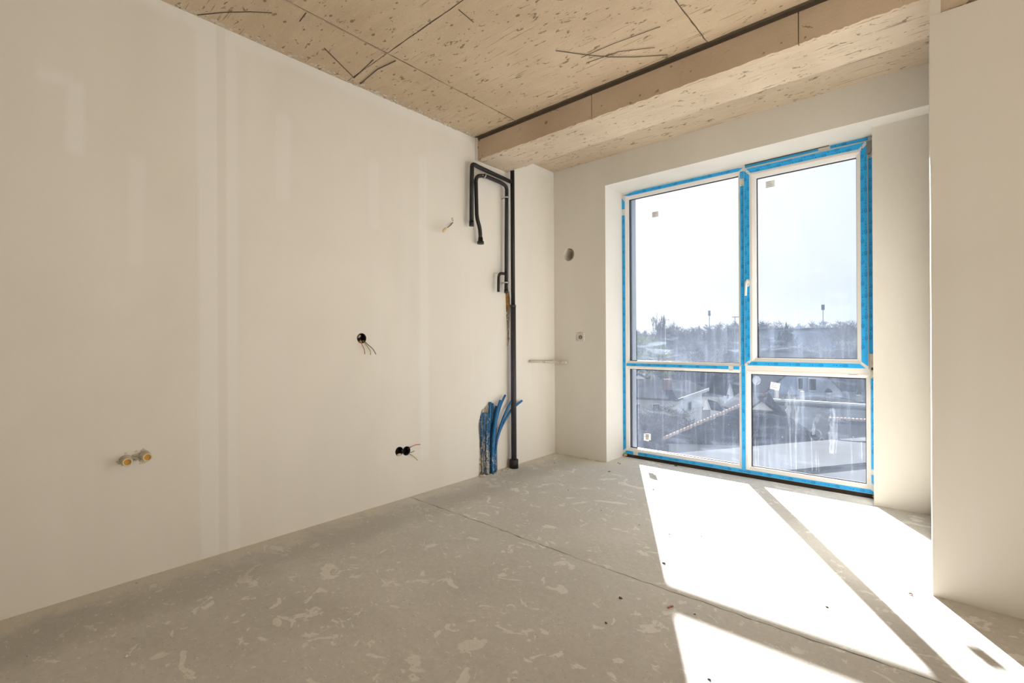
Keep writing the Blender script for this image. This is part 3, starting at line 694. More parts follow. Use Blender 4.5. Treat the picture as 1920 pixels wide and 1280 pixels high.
MB().blob((XL-.012, pA.y-.012, pA.z+.014), .010, 3, 2, .3).build('plaster_crumb', 'rough_plaster', s1); MB().blob((XL-.008, pA.y-.008, pA.z-.026), .012, 4, 2, .3, (1, 1.4, .8)).build('plaster_crumb', 'foam', s1)
s2 = empty('double_socket_box', (XL, pB1.y, pB1.z)); tag(s2, 'pair of round black socket boxes low on the left wall with stray wires', 'socket box')
box_at(pB1, s2); box_at(pB2, s2)
for l, m in (([(764, 842), (770, 838), (779, 834), (788, 833)], 'red'), ([(766, 845), (770, 848), (777, 845)], 'grey_w'), ([(765, 849), (772, 853), (779, 858), (783, 863)], 'yellow')): wire(wpx(l, XL-.012, XL+.03), m, s2)
MB().blob((XL-.006, pB1.y, pB1.z-.026), .014, 6, 2, .25, (.8, 1.6, .7)).build('plaster_crumb', 'rough_plaster', s2)
MB().box(XL-.01, XL+.001, pB1.y+.029, pB2.y-.029, pB1.z-.010, pB1.z+.006).build('bridge', 'steel', s2)
# ---- water outlet stubs
for i, ((px, py), lab) in enumerate((((234.5, 862), 'plaster-smeared water pipe stub, the nearer and lower of the two'), ((271.5, 853), 'plaster-smeared water pipe stub, the farther and higher of the two'))):
    c = at_x(px, py, XL); st = empty('pipe_stub', c); tag(st, lab, 'pipe stub', 'water outlets on the left wall')
    d = Vector((1, -.02, -.03)).normalized()
    MB().ring(c-d*.01, d, .0145, .0225, .030, 24).build('collar', 'beige_pvc', st)
    MB().ring(c, d, .0135, .0185, .057, 24).build('pipe_body', 'beige_pvc', st)
    MB().ring(c+d*.0565, d, .0138, .0190, .003, 24).build('rim', 'cream_rim', st)
    MB().tube([c+d*.048, c+d*.05], .0142, 20).build('amber_plug', 'amber', st)
mb = MB(); a, b_ = at_x(234.5, 862, XL), at_x(271.5, 853, XL); rr = random.Random(5)
for i in range(60):
    t = rr.uniform(-.25, 1.15); p = a.lerp(b_, t); mb.blob((XL-.003, p.y+rr.uniform(-.006, .006), p.z+rr.gauss(0, .014)), rr.uniform(.006, .014), i, 1, .35, (.6, 1.2, 1))
mb.build('mortar_patch', 'rough_plaster', wl)
# ---- cable stub high on the wall
a = at_x(849, 417, XL-.004); b_ = at_x(838, 427, XL+.07); c_ = at_x(830.5, 434, XL+.11)
cs = empty('cable_stub', a); tag(cs, 'short cable stub with a foam-crusted tip poking from the left wall', 'cable')
MB().tube(smooth_path([a, a.lerp(b_, .5)+Vector((0, 0, -.004)), b_], 6), .0042, 8).build('cable', 'grey_w', cs)
MB().tube([b_, b_.lerp(c_, .3), b_.lerp(c_, .75), c_], [.006, .012, .012, .008], 10).build('foam_tip', 'cream_rim', cs)
mb = MB()
for i in range(7): mb.blob(a+Vector((.002, rnd.uniform(-.012, .008), rnd.uniform(-.004, .04))), rnd.uniform(.005, .009), i, 1, .4)
mb.build('plaster_burst', 'rough_plaster', cs)
# ---- pipe across the corner
p0 = at_x(993, 677.5, XL+.022); p1 = at_x(1021, 678, XL+.03); p3 = at_y(1062, 679.5, YW-.022)
cp = empty('corner_pipe', p0); tag(cp, 'plaster-crusted thin pipe stub crossing the wall corner at waist height', 'pipe')
MB().tube([p0, p1], .011, 12).build('bare_end', 'beige_pvc', cp)
pc = Vector((XL+.03, YW-.03, (p1.z+p3.z)/2)); path = fillet([p1, pc, p3], .06, 10); rr = random.Random(4)
mb = MB()
for i in range(len(path)-1):
    for k_ in range(3): q_ = path[i].lerp(path[i+1], k_/3); mb.blob(q_, rr.uniform(.012, .018), i*3+k_, 1, .25)
mb.tube(path, .0125, 12); mb.build('crusted_end', 'lcrumb', cp)
# ---- wall socket on the window wall
q = at_y(1090, 632, YW); ss = empty('wall_socket', (q.x, YW, q.z)); tag(ss, 'small white square wall socket on the window wall', 'socket')
MB().box(q.x-.036, q.x+.036, YW-.012, YW+.001, q.z-.040, q.z+.040).build('cover_plate', 'white_plastic', ss)
MB().ring((q.x, YW-.012, q.z), (0, -1, 0), .013, .019, .004, 20).build('socket_ring', 'grey_w', ss)
for s_ in (-1, 1): MB().tube([(q.x+s_*.006, YW-.0125, q.z), (q.x+s_*.006, YW-.0145, q.z)], .0032, 8).build('contact_hole', 'boxblack', ss)
# ---- crumbs on the floor
CR = [(1159, 868, .010), (1162, 869.5, .009), (1255, 870, .016), (1267, 873.6, .018), (1225, 917.7, .011), (1205, 903, .006), (1240.6, 905, .005), (1065.6, 919, .007), (1127, 957, .006), (1198.7, 984, .006), (1235, 1014, .005),
      (1245, 1056, .011), (1164, 1122, .012), (1136.7, 1168, .007), (1302.6, 1151.7, .006), (1550.5, 1138, .007), (1583, 991, .005), (1607.7, 1021, .005), (1330, 1274, .007), (1315, 1005, .006), (1295, 990, .004), (1467.7, 979, .005), (1142, 884, .012), (900, 884, .012), (1040, 868, .007), (1608, 926, .01), (1672, 932, .008)]
for i, (px, py, r) in enumerate(CR):
    p = at_z(px, py, 0); r *= .7; o = MB().blob((p.x, p.y, r*.3), r, i+40, 1, .35, (1.3, .8, .5)).build('plaster_crumb', 'crumb', None, (p.x, p.y, 0))
    tag(o, 'tiny dark plaster crumb lying on the grey floor', 'crumb', 'dark crumbs on the floor')
for i, (px, py, r) in enumerate([(257, 1093, .008), (241, 1109, .006), (237, 1231, .007), (286, 1078, .005), (385, 1050, .006), (1255, 1001, .006), (1200, 858, .008), (52, 1230, .005)]):
    p = at_z(px, py, 0); o = MB().blob((p.x, p.y, r*.4), r, i+90, 1, .3, (1.1, .9, .6)).build('plaster_crumb', 'lcrumb', None, (p.x, p.y, 0))
    tag(o, 'tiny pale plaster crumb lying on the grey floor', 'crumb', 'pale crumbs on the floor')
for (a, b, lab) in (((1252, 1138.5), (1262, 1136), 'bit of red wire lying in the shade by the floor joint'), ((1704, 1112), (1711, 1114.5), 'bit of red wire lying in the sunlit patch near the pier')):
    P0, P1 = at_z(*a, .003), at_z(*b, .003)
    tag(MB().tube(smooth_path([P0, P0.lerp(P1, .5)+Vector((.002, .004, .002)), P1], 6), .003, 8).build('wire_scrap', 'red', None, (P0.x, P0.y, 0)), lab, 'wire')
# ================================================================== OUTSIDE: the town below the window
VF = Vector((cF.x, cF.y, 0)).normalized()
def omat(name, col, var=.12, scale=1.5, rough=.9): return plain(name, col, rough, 0, var, scale, 0.0)
M['o_white'] = omat('white_render', (.72, .70, .69)); M['o_cream'] = omat('cream_render', (.62, .57, .52)); M['o_blue'] = omat('blue_grey_render', (.34, .38, .46)); M['o_grey'] = omat('grey_render', (.26, .26, .26))
M['o_roof'] = omat('slate_roof', (.028, .029, .033), .25, 4); M['o_tile'] = omat('dark_tile', (.065, .063, .066), .25, 6); M['o_red'] = omat('red_tile', (.05, .030, .026), .25, 4); M['o_lit'] = omat('sunlit_pale_ridge_tile', (.40, .31, .25), .2, 6)  # ridge tile colour brightened for the sun on the hip
M['o_flat'] = omat('bitumen_flat_roof', (.085, .087, .092), .12, .7); M['o_dark'] = omat('dark_window_glass', (.02, .022, .026), .1, 2, .3); M['o_trim'] = omat('white_trim', (.5, .5, .5)); M['o_metal'] = omat('metal_flashing', (.25, .26, .28), .05)
M['o_ground'] = omat('winter_ground', (.03, .03, .028), .3, .15); M['o_bark'] = omat('hazed_grey_bark', (.17, .17, .175), .2, 3); M['o_bark2'] = omat('brown_bark', (.14, .13, .13), .2, 3)  # bark colour lightened in place of distant haze
M['o_green'] = omat('evergreen', (.07, .095, .09), .3, 3); M['o_olive'] = omat('yellow_green_foliage', (.20, .21, .05), .3, 3); M['o_hall'] = omat('far_hall_cladding', (.27, .30, .37), .06, .1); M['o_brick'] = omat('brick_chimney', (.16, .09, .08), .15, 4)
def gz(d): return -9.0 if d < 42 else (-9.0+(d-42)*.072 if d < 150 else -1.22+(d-150)*.02)
gv = []; gf = []; ds = [6, 25, 42, 60, 80, 100, 125, 150, 200, 300, 450, 700]; us = [-.35, .0, .3, .6, .9, 1.3]
for d in ds:
    for u in us: p = VF*d+cR0*(u*d); gv.append((p.x, p.y, gz(d)+(rnd.uniform(-.3, .3) if d > 50 else 0)))
for i in range(len(ds)-1):
    for j in range(len(us)-1): a = i*len(us)+j; gf.append((a, a+1, a+len(us)+1, a+len(us)))
g = link('ground', mesh(gv, gf), 'o_ground'); tag(g, 'grey winter ground of the town rising to the tree line', None, None, 'structure')

def down(p, z): return Vector((p[0], p[1], z))
def wallquad(a, b, z, mb, t=.25):       # wall from top line a-b down to z, with thickness away from us
    n = (b-a).cross(Vector((0, 0, 1))).normalized()
    if n.dot(VF) < 0: n = -n
    mb.prism([a, b, down(b, z), down(a, z)], n*t); return mb
def slab(pts, mat, name, parent, t=.16): return MB().prism(pts, (0, 0, -t)).build(name, mat, parent)
def opening(parent, a, b, c, d, name='window', frame='o_trim', pane='o_dark', proud=.06, fw=.12):
    """window on a wall: four corners (bottom left, bottom right, top right, top left)"""
    n = (b-a).cross(d-a).normalized()
    if n.dot(VF) > 0: n = -n
    ctr = (a+b+c+d)/4
    big = [p+(p-ctr).normalized()*fw for p in (a, b, c, d)]
    f = MB().prism(big, n*proud).build(name, frame, parent)
    MB().prism([p+n*(proud-.01) for p in (a, b, c, d)], n*.03).build('window_pane', pane, f); return f
def opx(parent, x0, x1, y0, y1, D, **kw): return opening(parent, at_d(x0, y1, D), at_d(x1, y1, D), at_d(x1, y0, D), at_d(x0, y0, D), **kw)

# ---- near flat roofs below the window
zt = -2.0
A, B, Cc, Dd = at_z(1240, 851, zt), at_z(1556, 824, zt), at_z(1760, 842, zt), at_z(1350, 893, zt)
n1, n2 = at_z(1440, 884.5, zt), at_z(1700, 859, zt)
fb = empty('flat_roof_building', down(n1, -9)); tag(fb, 'low building with two stepped pale flat roofs just below the window', 'building')
MB().prism([A, B, Cc, n2, n1, Dd], (0, 0, -.35)).build('upper_roof', 'o_flat', fb)
nn = [n1+(n1-n2)*1.2, n2+(n2-n1)*.6]; z2 = -.09
MB().prism([p+Vector((0, 0, z2)) for p in (nn[0], nn[1], nn[1]-VF*5, nn[0]-VF*5)], (0, 0, -.3)).build('lower_roof', 'o_flat', fb)
mb = MB(); wallquad(nn[0]+Vector((0, 0, -.02)), nn[1]+Vector((0, 0, -.02)), zt+z2-.2, mb, .2); mb.build('step_face', 'o_grey', fb)
inner = [p+((A+B+Cc+Dd)/4-p)*.02 for p in (A, B, Cc, Dd)]
MB().prism([down(p, -2.8) for p in inner], (0, 0, -6.2)).build('wall', 'o_grey', fb)

# ---- tiled hip roof house behind them
tb = empty('tiled_roof_house', base(1400, 800, 24, -9)); tag(tb, 'house with a dark corrugated tile hip roof and small cream gablet', 'house')
E1, E2 = at_d(1246, 831, 21), at_d(1552, 840, 21)
G1, G2 = at_d(1403, 762, 23.6), at_d(1461, 779, 23.2); Gl = at_d(1390, 776, 23.0); Ga = at_d(1425, 750, 23.2); Rb = at_d(1440, 741, 27); L2 = at_d(1404, 762, 26.5)
def tiles(p0, p1, q1, q0, name, n, mat='o_tile', rows=7, amp=.13):
    """corrugated tile slope: eave p0-p1, top q0-q1, n rolls, stepped courses"""
    nor = (p1-p0).cross(q0-p0).normalized(); nor = nor if nor.z > 0 else -nor
    v = []; f = []; cols = n*4
    for r in range(rows):
        for half in (0, 1):
            t = (r+half*.98)/rows
            a, b = p0.lerp(q0, t), p1.lerp(q1, t)
            for c in range(cols+1): v.append(a.lerp(b, c/cols)+nor*(amp*math.cos(c*math.pi/2)+.045*(1-half)+.05))
    W = cols+1
    for r in range(rows*2-1):
        for c in range(cols): f.append((r*W+c, r*W+c+1, (r+1)*W+c+1, (r+1)*W+c))
    k = len(v); v += [p0, p1, q1, q0]; f.append((k, k+1, k+2, k+3))
    o = link(name, mesh([x-world_loc(tb) for x in v], f), mat, tb); o['kind'] = 'stuff'; return o
tiles(E1, E2, G2, G1, 'front_slope', 46)
E3 = E2+VF*7+cR0*.6; tiles(E2, E3, Rb, G2.lerp(Ga, .1), 'right_slope', 24)
MB().prism([Gl, G2, Ga], VF*.15).build('gablet', 'o_cream', tb)
for (a, b, nm) in ((Gl-VF*.25, Ga-VF*.25, 'rake_board'), (Ga-VF*.25, G2-VF*.25+cR0*.25, 'rake_board')):
    MB().prism([a, b, b+VF*2.4+Vector((0, 0, .02)), a+VF*2.4], (0, 0, .12)).build(nm, 'o_tile', tb)
nt_ = 26
for i in range(nt_):                                     # ridge tiles down the left hip, sunlight put in their colour
    a = E1.lerp(G1, i/nt_)+Vector((0, 0, .24)); b = E1.lerp(G1, (i+.93)/nt_)+Vector((0, 0, .24)); MB().tube([a, b], [.085, .07], 8).build('ridge_tile', 'o_lit', tb)
for i in range(6):
    a = Ga.lerp(Rb, i/6)+Vector((0, 0, .12)); b = Ga.lerp(Rb, (i+.93)/6)+Vector((0, 0, .12)); MB().tube([a, b], [.11, .095], 8).build('ridge_tile', 'o_red', tb)
mb = MB(); wallquad(E1+cR0*.4+VF*.4, E2-cR0*.4+VF*.4, -9, mb); mb.build('wall', 'o_grey', tb)

# ---- long grey building to the right with parapet and chimneys
D1, D2 = 30, 33
lb = empty('long_grey_building', base(1540, 800, 32, -9)); tag(lb, 'long grey flat-topped building with a white parapet and four chimneys', 'building')
a, b = at_d(1448, 751, 33), at_d(1680, 765, 30); back = VF*5
mb = MB(); wallquad(a, b, -9, mb, .3); mb.build('wall', 'o_grey', lb)
slab([a+Vector((0, 0, -.12)), b+Vector((0, 0, -.12)), b+back+Vector((0, 0, .1)), a+back+Vector((0, 0, .1))], 'o_roof', 'roof', lb)
MB().prism([a-VF*.12, b-VF*.12, b+VF*.22, a+VF*.22], (0, 0, .14)).build('parapet', 'o_trim', lb)
for (x, yb, yt, D, wd, m, hood) in ((1456, 752, 731, 34, .10, 'o_cream', 0), (1504, 753, 733, 34, .11, 'o_cream', 0), (1556, 757, 738, 33.5, .14, 'o_grey', 1), (1611, 761, 741, 33, .14, 'o_grey', 1)):
    p = at_d(x, yb, D); t = at_d(x, yt, D); h = t.z-p.z
    mb = MB().prism([p+cR0*(sx*wd)+VF*(sy*wd)+Vector((0, 0, -.3)) for sx, sy in ((-1, -1), (1, -1), (1, 1), (-1, 1))], (0, 0, h+.3)); c = mb.build('chimney', m, lb)
    if hood: MB().prism([t+cR0*(-wd*1.5)+Vector((0, 0, .1)), t+cR0*(wd*1.5)+Vector((0, 0, .1)), t+Vector((0, 0, .36))], VF*wd*2).build('chimney_hood', 'o_roof', c)
# low tiled shed in front of it
sh = empty('tiled_shed', base(1600, 800, 26, -9)); tag(sh, 'low shed with dark tiled roof at the right, in front of the long building', 'shed')
a, b = at_d(1556, 786, 27), at_d(1660, 792, 25); c_, d_ = at_d(1546, 826, 24.5), at_d(1670, 830, 22.8)
slab([c_, d_, b, a], 'o_roof', 'roof', sh); mb = MB(); wallquad(c_-Vector((0, 0, .1)), d_-Vector((0, 0, .1)), -9, mb); mb.build('wall', 'o_grey', sh)
for i in range(14): p, q = a.lerp(b, i/14), a.lerp(b, (i+.9)/14); MB().tube([p+Vector((0, 0, .05)), q+Vector((0, 0, .05))], [.10, .08], 8).build('ridge_tile', 'o_lit', sh)
pl = empty('pale_flat_roof', base(1620, 825, 20, -9)); tag(pl, 'pale flat roof corner at the right edge of the lower pane', 'building')
a, b = at_d(1572, 823, 20), at_d(1660, 817, 21); MB().prism([a, b, at_d(1670, 826, 19), at_d(1600, 826.5, 19.4)], (0, 0, -.5)).build('roof', 'o_flat', pl)
MB().prism([down(x, a.z-.5) for x in (a, b, at_d(1670, 826, 19.2), at_d(1600, 826, 19.6))], (0, 0, -(9+a.z-.5))).build('wall', 'o_roof', pl)

# ---- blue-grey gable house behind the long building
gb = empty('blue_gable_house', base(1520, 760, 42, -9)); tag(gb, 'large blue-grey gable-end house with two tall windows behind the parapet', 'house')
D = 42; pk = at_d(1512, 668, D); l_ = at_d(1423, 741, D); r_ = at_d(1592, 748, D)
MB().prism([down(l_, -9), down(r_, -9), r_, pk, l_], VF*.3).build('gable_wall', 'o_blue', gb)
for (e, nm) in ((l_, 'roof_slope'), (r_, 'roof_slope')):
    s_ = (e-pk).normalized(); MB().prism([pk-VF*.5, e+s_*.5-VF*.5, e+s_*.5+VF*9, pk+VF*9], (0, 0, .22)).build(nm, 'o_roof', gb)
opx(gb, 1496, 1504, 709, 729, D-.1); opx(gb, 1516, 1529, 710, 731, D-.1); opx(gb, 1505, 1515, 685, 698, D-.1)
gr = empty('grey_wall_house', base(1610, 760, 40, -9)); tag(gr, 'grey rendered house with dark roof at the right edge of the lower pane', 'house')
a, b = at_d(1583, 730, 40), at_d(1680, 728, 40); mb = MB(); wallquad(a, b, -9, mb); mb.build('wall', 'o_grey', gr); slab([a-cR0*.4-VF*.5, b-VF*.5, b+VF*4+Vector((0, 0, 2.2)), a+VF*4+Vector((0, 0, 2.2))], 'o_roof', 'roof', gr)
MB().tube([at_d(1588, 752, 39), at_d(1588, 741, 39), at_d(1584, 735, 39)], .16, 10).build('flue_pipe', 'o_metal', gr)

# ---- satellite dish on its mast
dc = at_d(1419, 713, 30); dh = empty('satellite_dish', down(dc, -9)); tag(dh, 'pale round satellite dish on a thin mast above the roofs', 'dish')
v = [tuple(dc+VF*.18)]; f = []; n = 20
for k_, r in enumerate((.12, .20, .27)):
    for i in range(n): t = 2*math.pi*i/n; v.append(tuple(dc+cR0*(r*math.cos(t))+Vector((0, 0, r*1.05*math.sin(t)))+VF*(.18-r*r*2.0)))
f = [(0, 1+i, 1+(i+1) % n) for i in range(n)]+[(1+j*n+i, 1+(j+1)*n+i, 1+(j+1)*n+(i+1) % n, 1+j*n+(i+1) % n) for j in range(2) for i in range(n)]
link('dish', mesh([Vector(x)-Vector(dh.location) for x in v], f, True), 'o_white', dh)
MB().tube([down(dc+VF*.22, -9), dc+VF*.22], .03, 8).build('mast', 'o_metal', dh); MB().tube([dc+VF*.1+Vector((0, 0, -.25)), dc-VF*.3+cR0*.05], .015, 6).build('feed_arm', 'o_metal', dh)

# ---- long cream house on the left and its lean-to end wall
lh = empty('long_cream_house', base(1240, 790, 36, -9)); tag(lh, 'long cream house with grey roof and blank pinkish end wall, at the left', 'house')
P1, P2, P3 = at_d(1120, 743, 37), at_d(1269, 750, 35), at_d(1316, 735, 37.5); P4, P5 = at_d(1327, 730, 37.6), at_d(1120, 708, 43)
mb = MB(); wallquad(P1, P2, -9, mb); mb.build('long_wall', 'o_cream', lh); mb = MB(); wallquad(P2, P3, -9, mb); mb.build('end_wall', 'o_white', lh)
u_ = Vector((0, 0, .12)); fo = (P2-P3).normalized()
slab([P1-VF*.4+u_, P2-VF*.4+u_+fo*.1, P4+u_*.4, at_d(1290, 712, 42), P5], 'o_roof', 'roof', lh, .14)
MB().prism([P2-VF*.35+u_*1.2, P4-VF*.3+u_*1.2, P4-VF*.3-u_*.6, P2-VF*.35-u_*.6], VF*.08).build('fascia', 'o_trim', lh)
opx(lh, 1224, 1236, 758, 778, 35.1); opx(lh, 1192, 1199, 758, 780, 35.6); opening(lh, *[P2.lerp(P3, t)-VF*.05+Vector((0, 0, z)) for t, z in ((.40, -1.05), (.52, -1.05), (.52, -.45), (.40, -.45))], fw=.06)
opening(lh, *[P2.lerp(P3, t)-VF*.05+Vector((0, 0, z)) for t, z in ((.66, -3.3), (.78, -3.3), (.78, -2.2), (.66, -2.2))], fw=.05)
ch = at_d(1251, 714, 38); MB().prism([ch+cR0*s1_*.35+VF*s2_*.35+Vector((0, 0, -1.2)) for s1_, s2_ in ((-.8, -1), (.8, -1), (.8, 1), (-.8, 1))], (0, 0, 1.35)).build('brick_chimney', 'o_brick', lh)

# ---- white house with a pointed gable
wh = empty('white_gable_house', base(1350, 770, 42, -9)); tag(wh, 'white house with a narrow pointed gable, left of the window mullion', 'house')
a, b = at_d(1312, 738, 42), at_d(1362, 740, 42); mb = MB(); wallquad(a, b, -9, mb); mb.build('wall', 'o_white', wh)
slab([a-VF*.4-cR0*.5, b-VF*.4, b+VF*5+Vector((0, 0, 2.6)), a+VF*5+Vector((0, 0, 2.6))-cR0*.5], 'o_roof', 'roof', wh)
pk = at_d(1368, 713, 41); l_ = at_d(1359.5, 742, 41); r_ = at_d(1376, 742, 41)
MB().prism([down(l_, -9), down(r_, -9), r_, pk, l_], VF*.3).build('gable_wall', 'o_white', wh)
for e in (l_, r_): MB().prism([pk-VF*.2, e-VF*.2, e+VF*5, pk+VF*5], (0, 0, .2)).build('gable_roof', 'o_roof', wh)
opx(wh, 1363, 1366, 740, 746, 40.9, fw=.03); opx(wh, 1355, 1357, 752, 768, 41.9, fw=.03)
MB().tube([at_d(1348, 741, 41.7), at_d(1349, 765, 41.7)], .06, 8).build('downpipe', 'o_metal', wh)
pr = empty('porch_roof', base(1335, 770, 38, -9)); tag(pr, 'small dark porch with a pale pointed gable before the white house', 'porch')
a = at_d(1325, 751, 38); b, c_ = at_d(1319, 768, 38), at_d(1332, 768, 38); MB().prism([b, c_, a], VF*.2).build('gable', 'o_white', pr)
MB().prism([a-VF*.2, c_-VF*.2, at_d(1358, 772, 39), at_d(1345, 757, 40)], (0, 0, .15)).build('roof', 'o_roof', pr); MB().prism([b, c_, down(c_, -9), down(b, -9)], VF*1.5).build('wall', 'o_grey', pr)

# ---- further houses between the roofs and the trees
HB = []
def gable(lab, x, yr_, D, wd, hr, ln, side, wallm, roofm, name='town_house'):
    """plain house: gable to us (side=0) or eaves to us (side=1); ridge at pixel (x, yr_), depth D"""
    R = at_d(x, yr_, D); z0 = gz(D)-.5; t = empty(name, down(R, z0)); tag(t, lab, 'house', 'town houses below the tree line')
    HB.append((((x-960)/FPX*D), D, (wd if side == 0 else ln)/2+1.5, (ln if side == 0 else wd)/2+1.5, (ln/2 if side == 0 else 0)))
    if side == 0: s, l = cR0, VF
    else: s, l = VF, cR0
    e1, e2 = R-s*wd/2-Vector((0, 0, hr)), R+s*wd/2-Vector((0, 0, hr)); off = -l*(ln/2) if side else Vector((0, 0, 0))
    e1, e2, r0 = e1+off, e2+off, R+off
    MB().prism([down(e1, z0), down(e2, z0), e2, r0, e1], l*ln).build('wall', wallm, t)
    ov = l*.4
    for e in (e1, e2): k2 = (e-r0).normalized()*.5; MB().prism([r0-ov, e+k2-ov, e+k2+l*ln+ov, r0+l*ln+ov], (0, 0, .2)).build('roof_slope', roofm, t)
    for q_ in (.3, .7):
        if side == 0: c0 = e1.lerp(e2, q_)+Vector((0, 0, -1.6)); opening(t, c0-s*.5-l*.02, c0+s*.5-l*.02, c0+s*.5+Vector((0, 0, 1.2))-l*.02, c0-s*.5+Vector((0, 0, 1.2))-l*.02)
        else: c0 = e1+l*(ln*q_)+Vector((0, 0, -1.7)); opening(t, c0-l*.5-s*.02, c0+l*.5-s*.02, c0+l*.5+Vector((0, 0, 1.2))-s*.02, c0-l*.5+Vector((0, 0, 1.2))-s*.02)
    return t
gable('white gabled house at the left edge of the lower left pane', 1196, 702, 46, 8, 2.2, 7, 0, 'o_white', 'o_roof')
gable('second white gabled house peeking above the first at the left', 1204, 691, 58, 8, 1.8, 8, 0, 'o_white', 'o_roof')
gable('grey roofed house beside the brick chimney', 1278, 698, 70, 6, 2.2, 8, 1, 'o_grey', 'o_roof')
gable('dark roofed house under the left transom', 1335, 694, 62, 6, 2.4, 7, 1, 'o_grey', 'o_roof')
gable('reddish roofed house in the middle of the upper left pane', 1283, 668, 78, 6, 2.0, 8, 1, 'o_white', 'o_red')
gable('reddish roofed house at the right of the upper left pane', 1358, 666, 85, 6, 2.2, 7, 1, 'o_white', 'o_red')
gable('low white house with grey roof under the bare trees', 1240, 662, 94, 6, 1.8, 9, 1, 'o_white', 'o_roof')
gable('pale low house near the tall poplars', 1320, 657, 107, 6, 1.6, 11, 1, 'o_white', 'o_roof')
gable('white house at the left of the upper right pane', 1452, 660, 92, 6, 2.0, 8, 1, 'o_white', 'o_roof')
gable('grey house in the middle of the upper right pane', 1515, 666, 78, 6, 2.0, 9, 1, 'o_grey', 'o_roof')
gable('white house at the right of the upper right pane', 1590, 661, 86, 6, 1.8, 8, 1, 'o_white', 'o_roof')
# long hall on the skyline
hl = empty('skyline_hall', base(1490, 640, 135, gz(135)-1)); tag(hl, 'long blue-grey hall with a flat roof on the skyline', 'building')
a, b = at_d(1412, 619, 135), at_d(1566, 616, 135); mb = MB(); wallquad(a, b, gz(135)-1, mb, 14); mb.build('wall', 'o_hall', hl)
slab([a-VF*.5+Vector((0, 0, .3)), b-VF*.5+Vector((0, 0, .3)), b+VF*15+Vector((0, 0, .3)), a+VF*15+Vector((0, 0, .3))], 'o_roof', 'roof', hl, .5)
for x in (1431, 1497, 1534, 1540): p = at_d(x, 613, 138); MB().prism([p+cR0*q1+VF*q2+Vector((0, 0, -1)) for q1, q2 in ((-.6, -.6), (.6, -.6), (.6, .6), (-.6, .6))], (0, 0, 1.2)).build('chimney', 'o_hall', hl)
for i in range(8):
    p, q = a.lerp(b, (i+.2)/8), a.lerp(b, (i+.7)/8); opening(hl, p-VF*.05+Vector((0, 0, -3.4)), q-VF*.05+Vector((0, 0, -3.4)), q-VF*.05+Vector((0, 0, -2.0)), p-VF*.05+Vector((0, 0, -2.0)), frame='o_hall', pane='o_grey', fw=.1)
# masts
def mast(x, yt, yb, D, lab, panels):
    t, b = at_d(x, yt, D), at_d(x, yb, D); m = empty('antenna_mast', down(b, gz(D))); tag(m, lab, 'mast')
    MB().tube([down(t, gz(D)), t], [.16, .09], 8).build('pole', 'o_metal', m)
    for i in range(panels):
        an = 2*math.pi*i/panels+.5; o_ = cR0*math.cos(an)*.34+VF*math.sin(an)*.34; MB().prism([t+o_+cR0*s1_*.11+VF*s2_*.08+Vector((0, 0, -1.7)) for s1_, s2_ in ((-1, -1), (1, -1), (1, 1), (-1, 1))], (0, 0, 1.7)).build('antenna_panel', 'o_metal', m)
    MB().ring(t+Vector((0, 0, -1.2)), (0, 0, 1), .30, .45, .12, 12).build('headframe', 'o_metal', m)
mast(1330, 582, 640, 150, 'thin antenna mast above the trees in the left pane', 2); mast(1543, 571, 640, 150, 'tall antenna mast with panels above the hall in the right pane', 4)
p = at_d(1247.5, 600, 70); lpn = empty('lamp_pole', down(p, gz(70))); tag(lpn, 'thin white street pole before the tallest bare tree', 'pole'); MB().tube([down(p, gz(70)), p], [.09, .05], 8).build('pole', 'o_trim', lpn); MB().tube([p, p+cR0*.5+Vector((0, 0, .1))], .05, 6).build('lamp_arm', 'o_trim', lpn)
p = at_d(1378, 594, 70); lq = empty('lamp_pole', down(p, gz(70))); tag(lq, 'street lamp pole with a side arm at the right of the upper left pane', 'pole'); MB().tube([down(p, gz(70)), p], [.09, .05], 8).build('pole', 'o_metal', lq); MB().tube([p+cR0*.6, p-cR0*.4], .06, 6).build('lamp_arm', 'o_metal', lq)

# ---- trees
def tree_mesh(seed, H, levels, spread, nb, r0, up=.25, kind='bare'):
    rr = random.Random(seed); V = []; F = []
    def limb(a, d, L, r, lev):
        segs = 3 if lev < 2 else 2; p = a.copy(); dd = d.copy(); pts = [p.copy()]
        for i in range(segs):
            dd = (dd+Vector((rr.gauss(0, .12), rr.gauss(0, .12), rr.gauss(up*.3, .08)))).normalized(); p = p+dd*(L/segs); pts.append(p.copy())
        k = len(V)
        for i, q in enumerate(pts):
            rad = r*(1-.55*i/segs); t = dd.orthogonal().normalized(); b2 = dd.cross(t)
            for j in range(3): an = 2.094*j; V.append(q+(t*math.cos(an)+b2*math.sin(an))*rad)
        for i in range(segs):
            for j in range(3): F.append((k+i*3+j, k+i*3+(j+1) % 3, k+(i+1)*3+(j+1) % 3, k+(i+1)*3+j))
        if lev >= levels: return
        for c in range(nb if lev else nb+2):
            t = rr.uniform(.35, 1) if lev else rr.uniform(.28, 1); i = min(segs-1, int(t*segs)); q = pts[i].lerp(pts[i+1], t*segs-i)
            an = rr.uniform(0, 6.283); side = Vector((math.cos(an), math.sin(an), 0))
            limb(q, (dd*(1-spread)+side*spread+Vector((0, 0, up))).normalized(), L*rr.uniform(.45, .68), r*.58, lev+1)
    limb(Vector((0, 0, 0)), Vector((0, 0, 1)), H*.55, r0, 0)
    me = bpy.data.meshes.new('tree'); me.from_pydata([tuple(v) for v in V], [], F)
    mz = max(v.z for v in V)
    for v in me.vertices: v.co = v.co*(H/mz)
    return me
